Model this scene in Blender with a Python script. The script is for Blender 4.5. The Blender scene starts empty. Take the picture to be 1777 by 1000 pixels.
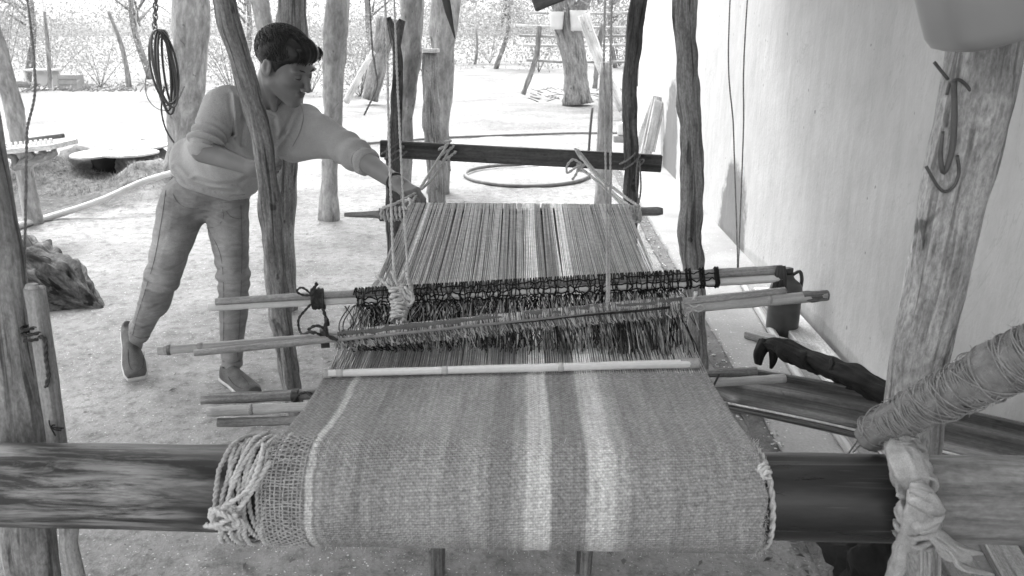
import bpy, math, random
import numpy as np
from mathutils import Vector, Matrix, noise as mn
random.seed(7); rng = np.random.default_rng(7)
scene = bpy.context.scene; C = scene.collection
# ---------------------------------------------------------------- camera
F = 1400.0; CH = 1.43
TH = math.atan((500 - 60) / F); YA = math.atan(52 / F * math.cos(TH))
cam_d = bpy.data.cameras.new("camera"); cam = bpy.data.objects.new("camera", cam_d); C.objects.link(cam)
cam.location = (0, 0, CH); cam.rotation_euler = (math.pi / 2 - TH, 0, YA)
cam_d.sensor_width = 36; cam_d.lens = 36 * F / 1777; cam_d.clip_end = 900; cam_d.clip_start = .05
cam_d.dof.use_dof = True; cam_d.dof.focus_distance = 2.5; cam_d.dof.aperture_fstop = 10
scene.camera = cam
# ---------------------------------------------------------------- sky, sun, exposure
SUN_EL, SUN_AZ = math.radians(58), math.radians(-24)      # azimuth from +Y towards +X
w = bpy.data.worlds.new("World"); scene.world = w; w.use_nodes = True
wn = w.node_tree; wn.nodes.clear()
sky = wn.nodes.new("ShaderNodeTexSky"); sky.sky_type = 'NISHITA'; sky.sun_disc = False
sky.sun_elevation = SUN_EL; sky.sun_rotation = SUN_AZ; sky.dust_density = 4.0; sky.air_density = 1.0
hs = wn.nodes.new("ShaderNodeHueSaturation"); hs.inputs['Saturation'].default_value = 0.0     # monochrome photograph
bg = wn.nodes.new("ShaderNodeBackground"); bg.inputs['Strength'].default_value = 0.15
wo = wn.nodes.new("ShaderNodeOutputWorld")
wn.links.new(sky.outputs[0], hs.inputs['Color']); wn.links.new(hs.outputs[0], bg.inputs['Color']); wn.links.new(bg.outputs[0], wo.inputs['Surface'])
sd = bpy.data.lights.new("sun", 'SUN'); sd.energy = 0.5; sd.angle = math.radians(20); sd.color = (1, 1, 1)
sun = bpy.data.objects.new("sun", sd); C.objects.link(sun)
sdir = Vector((math.sin(SUN_AZ) * math.cos(SUN_EL), math.cos(SUN_AZ) * math.cos(SUN_EL), math.sin(SUN_EL)))
sun.rotation_euler = sdir.to_track_quat('Z', 'Y').to_euler(); sun.location = (-6, 4, 12)
vs = scene.view_settings; vs.view_transform = 'Standard'; vs.look = 'None'; vs.gamma = 1; vs.use_curve_mapping = False
vs.exposure = 2.2
# ---------------------------------------------------------------- measuring helpers
def ray(px, py):
    u = (px - 888.5) / F; v = (500 - py) / F
    fw = math.cos(TH) + v * math.sin(TH); z = -math.sin(TH) + v * math.cos(TH)
    return Vector((u * math.cos(YA) - fw * math.sin(YA), u * math.sin(YA) + fw * math.cos(YA), z))
O = Vector((0, 0, CH))
def P(px, py, Y): r = ray(px, py); return O + r * (Y / r.y)
def H(px, py, z): r = ray(px, py); return O + r * ((z - CH) / r.z)
def D(px, py, d): return O + ray(px, py) * d
def V(*a): return Vector(a)
# ---------------------------------------------------------------- object helpers
def tag(o, label=None, cat=None, group=None, kind=None):
    if label: o['label'] = label
    if cat: o['category'] = cat
    if group: o['group'] = group
    if kind: o['kind'] = kind
    return o
def thing(name, loc, label, cat, group=None):
    o = bpy.data.objects.new(name, None); C.objects.link(o); o.location = loc; o.empty_display_size = .1
    return tag(o, label, cat, group)
def wloc(o):
    v = Vector((0, 0, 0))
    while o is not None: v += o.location; o = o.parent
    return v
class MB:
    def __init__(s): s.v = []; s.f = []; s.g = []; s.t = []; s.n = 0
    def add(s, v, f, g=None, tone=1.0):
        v = np.asarray(v, float).reshape(-1, 3); k = len(v)
        s.v.append(v); n = s.n
        s.f.extend([tuple(i + n for i in q) for q in f])
        s.g.append(np.asarray(g if g is not None else v, float).reshape(-1, 3))
        s.t.append(np.full(k, tone) if np.isscalar(tone) else np.asarray(tone, float)); s.n += k
        return s
    def build(s, name, mat, parent=None, smooth=True, mesh_only=False):
        v = np.concatenate(s.v); g = np.concatenate(s.g); t = np.concatenate(s.t)
        if parent is None: loc = np.array([(v[:, 0].min() + v[:, 0].max()) / 2, (v[:, 1].min() + v[:, 1].max()) / 2, v[:, 2].min()])
        else: loc = np.array(wloc(parent))
        me = bpy.data.meshes.new(name); me.from_pydata((v - loc).tolist(), [], s.f)
        a = me.attributes.new("gr", 'FLOAT_VECTOR', 'POINT'); a.data.foreach_set("vector", g.astype(np.float32).ravel())
        a = me.attributes.new("tone", 'FLOAT', 'POINT'); a.data.foreach_set("value", t.astype(np.float32))
        me.polygons.foreach_set("use_smooth", [smooth] * len(me.polygons))
        if smooth == 'auto': pass
        me.materials.append(mat); me.update()
        o = bpy.data.objects.new(name, me); C.objects.link(o)
        if parent is None: o.location = loc
        else: o.parent = parent
        return o
def catmull(pts, step):
    pts = [Vector(p[:3]) for p in pts]
    if len(pts) == 2: pts = [pts[0], (pts[0] + pts[1]) / 2, pts[1]]
    q = [pts[0] * 2 - pts[1]] + pts + [pts[-1] * 2 - pts[-2]]
    out = []; prm = []
    for i in range(1, len(q) - 2):
        p0, p1, p2, p3 = q[i - 1:i + 3]; n = max(1, int(math.ceil((p2 - p1).length / step)))
        for k in range(n):
            t = k / n; t2 = t * t; t3 = t2 * t
            out.append(.5 * ((2 * p1) + (p2 - p0) * t + (2 * p0 - 5 * p1 + 4 * p2 - p3) * t2 + (3 * p1 - p0 - 3 * p2 + p3) * t3)); prm.append(i - 1 + t)
    out.append(pts[-1]); prm.append(len(pts) - 1)
    return out, prm, len(pts)
def tube(mb, pts, rad, n=8, step=.05, lump=0., groove=0., seed=0, flat=1., tone=1., caps=True, gfreq=2.2, zr=1.0):
    c, prm, L = catmull(pts, step)
    if np.isscalar(rad): rad = [rad] * 2
    rr = np.interp(np.array(prm) / (L - 1), np.linspace(0, 1, len(rad)), rad)
    up = Vector((0, 0, 1)); t0 = (c[1] - c[0]).normalized()
    if abs(t0.z) > .9: up = Vector((0, -1, 0))
    a = t0.cross(up).normalized(); verts = []; gr = []; s = 0.; so = Vector((seed * 3.17, seed * 1.31, seed * 2.7))
    for i, p in enumerate(c):
        t = (c[min(i + 1, len(c) - 1)] - c[max(i - 1, 0)])
        t = t.normalized() if t.length > 1e-9 else t0
        a = (a - t * a.dot(t)).normalized(); b = t.cross(a)
        if i: s += (p - c[i - 1]).length
        r = rr[i]
        for k in range(n):
            th = 2 * math.pi * k / n; ca, sa = math.cos(th), math.sin(th); q = r
            if lump: q += r * lump * mn.noise(Vector((ca * 1.1, sa * 1.1, s / max(rr.max(), .01) * .45)) + so) * 2
            if groove: q += r * groove * (mn.noise(Vector((ca * gfreq * 1.5, sa * gfreq * 1.5, s * 6.)) + so) * .8 + .7 * mn.noise(Vector((ca * gfreq * 4, sa * gfreq * 4, s * 13.)) + so))
            verts.append(p + a * (ca * q) + b * (sa * q * flat)); gr.append((ca * r + so.x, sa * r + so.y, s + so.z))
    f = []
    for i in range(len(c) - 1):
        for k in range(n):
            k2 = (k + 1) % n; f.append((i * n + k, i * n + k2, (i + 1) * n + k2, (i + 1) * n + k))
    if caps:
        f.append(tuple(range(n - 1, -1, -1))); m = (len(c) - 1) * n; f.append(tuple(range(m, m + n)))
    mb.add(np.array([tuple(v) for v in verts]), f, np.array(gr), tone)
    return mb
def T(name, pts, rad, mat, parent=None, **k): return tube(MB(), pts, rad, **k).build(name, mat, parent)
def boxmb(mb, c, s, R=None, bev=.004, tone=1., seed=0):
    """box with chamfered edges; c centre, s full size, R rotation matrix"""
    hx, hy, hz = s[0] / 2, s[1] / 2, s[2] / 2; b = min(bev, hx * .6, hy * .6, hz * .6); v = []; 
    for sx in (-1, 1):
        for sy in (-1, 1):
            for sz in (-1, 1):
                v += [(sx * hx, sy * (hy - b), sz * (hz - b)), (sx * (hx - b), sy * hy, sz * (hz - b)), (sx * (hx - b), sy * (hy - b), sz * hz)]
    ix = lambda x, y, z: ((x > 0) * 4 + (y > 0) * 2 + (z > 0)) * 3
    f = []
    for x in (-1, 1): q = [ix(x, -1, -1), ix(x, 1, -1), ix(x, 1, 1), ix(x, -1, 1)]; f.append(tuple(q if x > 0 else q[::-1]))
    for y in (-1, 1): q = [ix(-1, y, -1) + 1, ix(1, y, -1) + 1, ix(1, y, 1) + 1, ix(-1, y, 1) + 1]; f.append(tuple(q if y < 0 else q[::-1]))
    for z in (-1, 1): q = [ix(-1, -1, z) + 2, ix(1, -1, z) + 2, ix(1, 1, z) + 2, ix(-1, 1, z) + 2]; f.append(tuple(q if z > 0 else q[::-1]))
    for a_ in (-1, 1):
        for b_ in (-1, 1):
            f.append((ix(a_, b_, -1), ix(a_, b_, 1), ix(a_, b_, 1) + 1, ix(a_, b_, -1) + 1))
            f.append((ix(a_, -1, b_), ix(a_, 1, b_), ix(a_, 1, b_) + 2, ix(a_, -1, b_) + 2))
            f.append((ix(-1, a_, b_) + 1, ix(1, a_, b_) + 1, ix(1, a_, b_) + 2, ix(-1, a_, b_) + 2))
    for x in (-1, 1):
        for y in (-1, 1):
            for z in (-1, 1): i = ix(x, y, z); f.append((i, i + 1, i + 2))
    ax = int(np.argmax(s)); v = np.array(v); g = np.roll(v, 2 - ax, axis=1) + np.array([seed * 1.7, seed * .9, seed * 2.3])
    if R is not None: v = v @ np.array(R.to_3x3()).T
    mb.add(v + np.array(tuple(c)), f, g, tone); return mb
def frame(a, b, up=(0, 0, 1)):
    """rotation with local X along a->b"""
    x = (Vector(b) - Vector(a)).normalized(); y = Vector(up).cross(x).normalized(); z = x.cross(y)
    return Matrix((x, y, z)).transposed()
def plank(name, a, b, wd, th, mat, parent=None, seed=0, roll=0., bev=.004):
    R = frame(a, b) @ Matrix.Rotation(roll, 3, 'X'); m = boxmb(MB(), (Vector(a) + Vector(b)) / 2, ((Vector(b) - Vector(a)).length, wd, th), R, bev, seed=seed)
    o = m.build(name, mat, parent, smooth=False); return o
def helix(a, b, r, turns, n=14, wob=.0, ph=0., oval=1.):
    a = Vector(a); b = Vector(b); R = frame(a, b if (b - a).length > 1e-6 else a + Vector((1, 0, 0))); out = []
    N = int(turns * n)
    for i in range(N + 1):
        t = i / N; th = 2 * math.pi * turns * t + ph
        q = r * (1 + wob * (random.random() - .5))
        out.append(a.lerp(b, min(1, max(0, t + wob * .06 * (random.random() - .5)))) + R @ Vector((0, math.cos(th) * q, math.sin(th) * q * oval)))
    return out
def rope(mb, pts, r, tw=None, n=5, step=None, tone=1., strands=2):
    """twisted cord: two strands winding round the path"""
    step = step or r * 1.1; c, prm, L = catmull(pts, step); tw = tw or r * 7; s = 0.
    t0 = (c[1] - c[0]).normalized(); up = Vector((0, 0, 1)) if abs(t0.z) < .9 else Vector((0, 1, 0)); a = t0.cross(up).normalized()
    S = [[] for _ in range(strands)]
    for i, p in enumerate(c):
        t = (c[min(i + 1, len(c) - 1)] - c[max(i - 1, 0)]); t = t.normalized() if t.length > 1e-9 else t0
        a = (a - t * a.dot(t)).normalized(); b = t.cross(a)
        if i: s += (p - c[i - 1]).length
        for k in range(strands):
            th = 2 * math.pi * (s / tw + k / strands); S[k].append(p + (a * math.cos(th) + b * math.sin(th)) * r * .48)
    for k in range(strands):
        tube(mb, S[k], r * .62, n=n, step=1e9, tone=tone, seed=random.random() * 5)
    return mb
# ---------------------------------------------------------------- materials (the photograph is monochrome: all greys)
class NB:
    def __init__(s, name):
        s.m = bpy.data.materials.new(name); s.m.use_nodes = True; s.t = s.m.node_tree; s.t.nodes.clear()
        s.out = s.N('OutputMaterial'); s.b = s.N('BsdfPrincipled'); s.L(s.b.outputs[0], s.out.inputs['Surface'])
    def N(s, ty, **k):
        n = s.t.nodes.new('ShaderNode' + ty)
        for a, v in k.items():
            if hasattr(n, a): setattr(n, a, v)
            else: n.inputs[a].default_value = v
        return n
    def L(s, a, b): s.t.links.new(a, b)
    def attr(s, name, out='Vector'): n = s.N('Attribute'); n.attribute_name = name; return n.outputs[out]
    def obj(s): return s.N('TexCoord').outputs['Object']
    def scale(s, vec, k): n = s.N('VectorMath', operation='MULTIPLY'); s.L(vec, n.inputs[0]); n.inputs[1].default_value = k if hasattr(k, '__len__') else (k, k, k); return n.outputs[0]
    def noise(s, vec, sc, det=5, ro=.6, dist=0.): n = s.N('TexNoise'); s.L(vec, n.inputs['Vector']); n.inputs['Scale'].default_value = sc; n.inputs['Detail'].default_value = det; n.inputs['Roughness'].default_value = ro; n.inputs['Distortion'].default_value = dist; return n.outputs['Fac']
    def mapr(s, v, a, b, c, d, sm=False): n = s.N('MapRange'); n.clamp = True; n.interpolation_type = 'SMOOTHSTEP' if sm else 'LINEAR'; s.L(v, n.inputs[0]); [setattr(n.inputs[i + 1], 'default_value', q) for i, q in enumerate((a, b, c, d))]; return n.outputs[0]
    def math(s, op, a, b=None, clamp=False):
        n = s.N('Math', operation=op); n.use_clamp = clamp
        for i, q in enumerate((a, b)):
            if q is None: continue
            if hasattr(q, 'links'): s.L(q, n.inputs[i])
            else: n.inputs[i].default_value = q
        return n.outputs[0]
    def mix(s, f, a, b):
        n = s.N('Mix'); n.data_type = 'FLOAT'
        for i, q in ((0, f), (2, a), (3, b)):
            if hasattr(q, 'links'): s.L(q, n.inputs[i])
            else: n.inputs[i].default_value = q
        return n.outputs[0]
    def fin(s, col, rough=.8, h=None, bs=.3, bd=.004, spec=.3):
        cc = s.N('CombineColor'); [s.L(col, cc.inputs[i]) for i in range(3)]; s.L(cc.outputs[0], s.b.inputs['Base Color'])
        if hasattr(rough, 'links'): s.L(rough, s.b.inputs['Roughness'])
        else: s.b.inputs['Roughness'].default_value = rough
        s.b.inputs['Specular IOR Level'].default_value = spec
        if h is not None:
            bn = s.N('Bump'); bn.inputs['Strength'].default_value = bs; bn.inputs['Distance'].default_value = bd; s.L(h, bn.inputs['Height']); s.L(bn.outputs[0], s.b.inputs['Normal'])
        return s.m
def wood(name, lo, hi, sc=60, st=.05, rough=.75, bs=.6, bd=.003, crack=.6, patch=.35, spec=.25, csc=1., fine=.28):
    m = NB(name); g = m.attr('gr'); v = m.scale(g, (1, 1, st))
    a = m.noise(v, sc, 7, .68, .4); b = m.noise(m.scale(g, (1, 1, .35)), 9, 4, .6); c = m.noise(m.scale(g, (1, 1, st * .45)), sc * .8 * csc, 3, .5, .5)
    col = m.mapr(a, .34, .66, lo, hi); col = m.math('MULTIPLY', col, m.mapr(b, .3, .7, 1 - patch, 1 + patch))
    cr = m.mapr(c, .36, .43, 1 - crack, 1); col = m.math('MULTIPLY', col, cr)
    e = m.noise(m.scale(g, (1, 1, .45)), sc * 2.2, 4, .7, .3); col = m.math('MULTIPLY', col, m.mapr(e, .3, .7, 1 - fine, 1 + fine))
    kn = m.noise(m.scale(g, (1, 1, .6)), 22, 2, .5, .6); col = m.math('MULTIPLY', col, m.mapr(kn, .27, .33, 1 - fine * 1.6, 1))
    col = m.math('MULTIPLY', col, m.attr('tone', 'Fac'))
    h = m.math('ADD', m.math('ADD', m.math('MULTIPLY', a, .6), m.math('MULTIPLY', e, .5)), cr)
    return m.fin(col, rough, h, bs, bd, spec)
def plain(name, col, var=.15, sc=20, rough=.8, bs=.2, bd=.002, spec=.3, coords='obj', fine=None):
    m = NB(name); v = m.obj() if coords == 'obj' else m.attr('gr')
    a = m.noise(v, sc, 6, .6); c = m.mapr(a, .3, .7, col * (1 - var), col * (1 + var))
    if fine: c = m.math('MULTIPLY', c, m.mapr(m.noise(v, fine, 2, .5), .3, .7, .82, 1.18))
    c = m.math('MULTIPLY', c, m.attr('tone', 'Fac'))
    return m.fin(c, rough, m.noise(v, fine or sc * 6, 4, .6), bs, bd, spec)
M = {}
M['post'] = wood('weathered post wood', .13, .36, 75, .09, crack=.6, fine=.35)
M['postlight'] = wood('pale cracked post wood', .20, .44, 60, .12, crack=.45, fine=.4, csc=1.3)
M['postdark'] = wood('dark post wood', .05, .17, 70, .09, crack=.6, fine=.35)
M['bark'] = wood('smooth grey bark', .20, .36, 16, .35, crack=.25, patch=.3, bd=.008, csc=.7)
M['treebark'] = wood('rough bark', .13, .30, 30, .2, crack=.5, patch=.3, bd=.01)
M['cane'] = wood('cane', .28, .46, 110, .03, rough=.5, bs=.15, crack=.2, patch=.18, fine=.1)
M['canepale'] = wood('peeled pale stick', .55, .72, 90, .02, rough=.5, bs=.12, crack=.12, patch=.1, fine=.06)
M['stick'] = wood('stick wood', .20, .36, 110, .03, rough=.6, bs=.3, crack=.3, patch=.2)
M['dirtystick'] = wood('dirty old stick', .09, .24, 100, .04, rough=.7, bs=.4, crack=.5, patch=.4)
M['beamdark'] = wood('dark varnished beam', .012, .05, 45, .03, rough=.28, bs=.25, bd=.002, crack=.3, patch=.5, spec=.5, fine=.2)
M['beamworn'] = wood('worn varnished beam', .03, .26, 60, .075, rough=.34, bs=.4, bd=.002, crack=.7, patch=.55, spec=.5, fine=.2)
def mk_beam(s0, s1):
    m = NB('beam varnish'); g = m.attr('gr'); v = m.scale(g, (1, 1, .10)); a = m.noise(v, 60, 9, .72, .5); b = m.noise(m.scale(g, (1, 1, .3)), 9, 4, .6); c = m.noise(m.scale(g, (1, 1, .03)), 40, 3, .6, .6); e = m.noise(m.scale(g, (1, 1, .5)), 120, 4, .7)
    sx = m.N('SeparateXYZ'); m.L(g, sx.inputs[0]); z = m.math('ADD', sx.outputs[2], m.math('MULTIPLY', m.math('SUBTRACT', m.noise(m.scale(g, (1, 1, .15)), 30, 4, .6), .5), .35))
    f1 = m.mapr(z, s0 - .10, s0 + .06, 0, 1, True); f2 = m.mapr(sx.outputs[2], s1 - .003, s1 + .003, 0, 1)
    worn = m.math('MULTIPLY', m.mapr(a, .44, .60, .015, .24), m.mapr(b, .3, .7, .45, 1.5)); worn = m.math('MULTIPLY', worn, m.mapr(c, .40, .47, .35, 1))
    dark = m.math('MULTIPLY', m.mapr(a, .3, .7, .010, .030), m.mapr(b, .3, .7, .6, 1.5)); dark = m.mix(m.mapr(c, .60, .64, 0, .55), dark, .11); dark = m.mix(m.mapr(m.noise(m.scale(g, (1, 1, .02)), 140, 3, .6, .3), .66, .70, 0, .5), dark, .16)
    grey = m.math('MULTIPLY', m.mapr(a, .34, .66, .11, .30), m.mapr(b, .3, .7, .7, 1.3)); grey = m.math('MULTIPLY', grey, m.mapr(e, .3, .7, .75, 1.25))
    col = m.mix(f2, m.mix(f1, worn, dark), grey); ro = m.mix(f2, m.mix(f1, m.mapr(a, .3, .7, .42, .6), m.mapr(a, .35, .65, .24, .42)), .6)
    return m.fin(col, ro, m.math('ADD', a, m.math('MULTIPLY', e, .4)), .3, .002, .5)
M['board'] = wood('dark sawn board', .06, .12, 60, .04, rough=.7, bs=.3, crack=.4)
M['paleboard'] = wood('pale board', .42, .62, 60, .04, rough=.7, bs=.3, crack=.3)
M['husk'] = wood('dark polished trough', .022, .12, 50, .03, rough=.3, bs=.25, crack=.3, patch=.5, spec=.5)
M['thatch'] = plain('thatch', .22, .4, 8, .9)
M['yarn'] = plain('dark yarn', .034, .5, 60, .95, spec=.1, fine=900)
M['fuzz'] = plain('fuzzy grey yarn', .34, .25, 60, .95, spec=.1, fine=1200)
M['warp'] = plain('warp yarn', .42, .2, 60, .95, spec=.1, fine=1100)
M['rope'] = plain('pale rope', .5, .25, 90, .9, spec=.1, fine=900)
M['ropedark'] = plain('dark cord', .05, .4, 90, .9, spec=.1, fine=900)
M['cord'] = plain('grey cord', .22, .3, 90, .9, spec=.1, fine=900)
M['rag'] = plain('white rag', .64, .22, 40, .95, bs=1., bd=.006, spec=.1, fine=700)
M['blackcloth'] = plain('black cloth', .014, .4, 25, .8, bs=.6, bd=.006, spec=.3, fine=500)
M['blackrubber'] = plain('black rubber', .03, .4, 25, .5, spec=.5)
M['greyplastic'] = plain('grey plastic', .22, .04, 4, .35, bs=.05, spec=.5)
M['hose'] = plain('grey hose', .16, .3, 12, .6)
M['pipe'] = plain('pale pipe', .5, .15, 12, .5)
M['metal'] = plain('rusty metal', .07, .4, 40, .5, spec=.6)
M['jug'] = plain('dark jug', .055, .25, 15, .35, bs=.1, spec=.5)
M['stone'] = plain('pale flat stone', .55, .2, 7, .9, bs=.5, bd=.01, fine=60)
M['white'] = plain('white paint', .6, .06, 6, .6)
M['shoe'] = plain('suede shoe', .10, .3, 25, .85, bs=.4, fine=300)
M['sole'] = plain('pale rubber sole', .45, .15, 25, .7)
M['hair'] = wood('dark hair', .006, .02, 160, .08, rough=.5, bs=.8, bd=.002, crack=0., patch=.15, spec=.4, fine=.1)
def mk_skin():
    m = NB('skin'); v = m.obj(); a = m.noise(v, 12, 4, .5); c = m.mapr(a, .3, .7, .15, .19)
    c = m.math('MULTIPLY', c, m.attr('tone', 'Fac')); return m.fin(c, .5, m.noise(v, 260, 3, .5), .12, .001, .4)
M['skin'] = mk_skin()
def mk_sweater():
    m = NB('heather sweatshirt'); v = m.obj(); a = m.noise(v, 420, 2, .5); b = m.noise(v, 7, 3, .5)
    c = m.math('MULTIPLY', m.mapr(a, .3, .7, .31, .43), m.mapr(b, .3, .7, .92, 1.06)); c = m.math('MULTIPLY', c, m.attr('tone', 'Fac'))
    return m.fin(c, .95, m.math('ADD', m.math('MULTIPLY', a, .25), m.noise(v, 28, 3, .5)), .7, .008, .1)
M['sweater'] = mk_sweater()
def mk_jeans():
    m = NB('faded denim'); v = m.obj(); a = m.noise(v, 500, 2, .5); b = m.noise(m.scale(v, (1, 1, .5)), 9, 4, .55); w_ = m.noise(m.scale(v, (.35, .35, 1)), 34, 3, .5, 1.5)
    c = m.math('MULTIPLY', m.mapr(b, .3, .7, .15, .23), m.mapr(a, .3, .7, .85, 1.15)); c = m.math('MULTIPLY', c, m.attr('tone', 'Fac'))
    c = m.math('MULTIPLY', c, m.mapr(w_, .3, .7, .85, 1.15))
    return m.fin(c, .9, m.math('ADD', m.math('MULTIPLY', a, .2), w_), .55, .008, .1)
M['jeans'] = mk_jeans()
MC = H(140, 315, 0)
M['pit_shade'] = plain('pit_shade', .012, .4, 12, .95)  # near-black colour standing in for the shade inside the pit
def mk_ground():
    m = NB('dry dusty earth'); v = m.N('NewGeometry').outputs['Position']
    big = m.noise(v, .42, 4, .6); a = m.noise(v, 1.1, 8, .62); b = m.noise(v, 9, 8, .7); f_ = m.noise(v, 70, 4, .7); sp = m.noise(v, 130, 1, .5)
    c = m.math('MULTIPLY', m.mapr(a, .35, .65, .24, .355), m.mapr(big, .36, .62, .72, 1.06)); c = m.math('MULTIPLY', c, m.mapr(b, .3, .7, .80, 1.14)); c = m.math('MULTIPLY', c, m.mapr(f_, .3, .7, .87, 1.12))
    c = m.mix(m.mapr(sp, .70, .74, 0, 1), c, .6); sp2 = m.noise(v, 45, 1, .5); c = m.mix(m.mapr(sp2, .27, .24, 0, .8), c, .12)
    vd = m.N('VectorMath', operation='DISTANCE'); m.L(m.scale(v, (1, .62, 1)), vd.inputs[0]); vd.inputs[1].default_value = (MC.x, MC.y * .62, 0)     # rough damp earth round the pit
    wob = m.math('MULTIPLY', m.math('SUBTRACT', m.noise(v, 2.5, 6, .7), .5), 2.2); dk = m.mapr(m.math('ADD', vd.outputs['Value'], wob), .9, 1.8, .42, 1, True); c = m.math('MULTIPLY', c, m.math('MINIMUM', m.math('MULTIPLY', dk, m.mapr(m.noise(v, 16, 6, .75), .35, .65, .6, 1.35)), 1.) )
    h = m.math('ADD', m.math('MULTIPLY', b, 1.), m.math('MULTIPLY', f_, .45))
    return m.fin(c, .95, h, .7, .02, .1)
M['ground'] = mk_ground()
def mk_slab():
    m = NB('rough concrete slab'); v = m.N('NewGeometry').outputs['Position']
    a = m.noise(v, 2., 8, .62); f_ = m.noise(v, 90, 4, .7); c = m.mapr(a, .35, .65, .24, .33); c = m.math('MULTIPLY', c, m.mapr(f_, .3, .7, .85, 1.12))
    c = m.mix(m.mapr(m.noise(v, 60, 1, .5), .72, .75, 0, 1), c, .5)
    return m.fin(c, .92, f_, .5, .006, .15)
M['slab'] = mk_slab()
def mk_wall():
    m = NB('limewashed plaster'); v = m.N('NewGeometry').outputs['Position']
    st_ = m.noise(m.scale(v, (1, 1, .16)), 14, 6, .6); a = m.noise(v, 2.2, 6, .6); fi = m.noise(v, 60, 3, .5)
    c = m.mapr(st_, .3, .7, .46, .52); c = m.math('MULTIPLY', c, m.mapr(a, .3, .7, .91, 1.06)); c = m.math('MULTIPLY', c, m.mapr(m.noise(v, 11, 6, .7), .3, .7, .95, 1.04))
    # damp stains rising from the foot of the wall
    sx = m.N('SeparateXYZ'); m.L(v, sx.inputs[0]); y, z = sx.outputs[1], sx.outputs[2]; wob = m.math('MULTIPLY', m.math('SUBTRACT', m.noise(v, 5, 7, .75), .5), 1.6)
    def stain(cy, wy, hz, dark):
        dy = m.math('DIVIDE', m.math('ABSOLUTE', m.math('SUBTRACT', y, cy)), wy); dz = m.math('DIVIDE', z, hz)
        d = m.math('ADD', m.math('ADD', m.math('POWER', dy, 2.), m.math('POWER', dz, 2.)), wob); return m.mapr(d, .75, 1.15, dark, 1, True)
    for q in ((5.62, .42, .62, .40), (8.55, .5, 1.0, .35), (3.3, 3.0, .13, .8)): c = m.math('MULTIPLY', c, stain(*q))
    c = m.math('MULTIPLY', c, m.mapr(m.noise(v, 22, 1, .5), .76, .79, 1, .6)); ck = m.noise(m.scale(v, (1, 1, .5)), 1.6, 6, .6, 1.2); cr_ = m.math('ABSOLUTE', m.math('SUBTRACT', ck, .5)); c = m.math('MULTIPLY', c, m.mapr(cr_, .0, .0035, .86, 1)); lump = m.noise(v, 5, 5, .6)
    return m.fin(c, .9, m.math('ADD', m.math('ADD', m.math('MULTIPLY', st_, .5), m.math('MULTIPLY', fi, .25)), m.math('MULTIPLY', lump, 1.2)), .5, .012, .15)
M['wall'] = mk_wall()
def mk_cloth(name, ws, wt, amp):
    m = NB(name); g = m.attr('gr'); wv = m.noise(m.scale(g, (1, 1, 0)), 9, 4, .6)
    sx = m.N('SeparateXYZ'); m.L(g, sx.inputs[0]); s_, t_ = sx.outputs[0], sx.outputs[1]; off = m.math('MULTIPLY', m.math('SUBTRACT', wv, .5), .012)
    S = m.math('SINE', m.math('MULTIPLY', m.math('ADD', s_, off), math.pi / ws)); Tn = m.math('SINE', m.math('MULTIPLY', m.math('ADD', t_, off), math.pi / wt))
    wk = m.math('MULTIPLY', S, Tn)                      # plain weave: over, under
    row = m.math('ABSOLUTE', Tn); col_ = m.math('ABSOLUTE', S)
    irr = m.noise(m.scale(g, (1, 1, 0)), 140, 3, .6); big = m.noise(g, 5, 4, .55); fib = m.noise(m.scale(g, (1, .25, 0)), 900, 2, .5); yarn = m.noise(m.scale(g, (1, .02, 0)), 220, 2, .5); yarn2 = m.noise(m.scale(g, (.02, 1, 0)), 160, 2, .5)
    h = m.math('ADD', m.math('MULTIPLY', wk, .42), m.math('ADD', m.math('MULTIPLY', row, .65), m.math('MULTIPLY', col_, .25)))
    c = m.math('MULTIPLY', m.attr('tone', 'Fac'), m.mapr(h, -.35, 1., 1 - amp, 1 + amp * .45)); c = m.math('MULTIPLY', c, m.mapr(irr, .3, .7, .70, 1.28)); c = m.math('MULTIPLY', c, m.mapr(big, .3, .7, .93, 1.07))
    slub = m.noise(m.scale(g, (1, .12, 0)), 60, 3, .7, .5); c = m.math('MULTIPLY', c, m.mapr(slub, .3, .7, .86, 1.14)); c = m.math('MULTIPLY', c, m.mapr(fib, .3, .7, .9, 1.1)); c = m.math('MULTIPLY', c, m.mapr(yarn, .3, .7, .9, 1.1)); c = m.math('MULTIPLY', c, m.mapr(yarn2, .3, .7, .94, 1.06))
    return m.fin(c, .95, m.math('ADD', h, m.math('MULTIPLY', irr, .9)), .8, .0022, .05)
M['cloth'] = mk_cloth('handwoven wool', .0034, .0046, .42)
def mk_leaf(name, c0):
    m = NB(name); c = m.math('MULTIPLY', m.mapr(m.noise(m.obj(), 3, 3, .6), .3, .7, c0 * .7, c0 * 1.4), m.attr('tone', 'Fac')); m.fin(c, .7, spec=.2)
    tr = m.N('BsdfTranslucent'); tr.inputs[0].default_value = (c0, c0, c0, 1); mx = m.N('MixShader'); mx.inputs[0].default_value = .4
    m.L(m.b.outputs[0], mx.inputs[1]); m.L(tr.outputs[0], mx.inputs[2]); m.L(mx.outputs[0], m.out.inputs['Surface']); return m.m
M['leaf'] = mk_leaf('dusty leaves', .25); M['drygrass'] = mk_leaf('dry weeds', .2)
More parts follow.
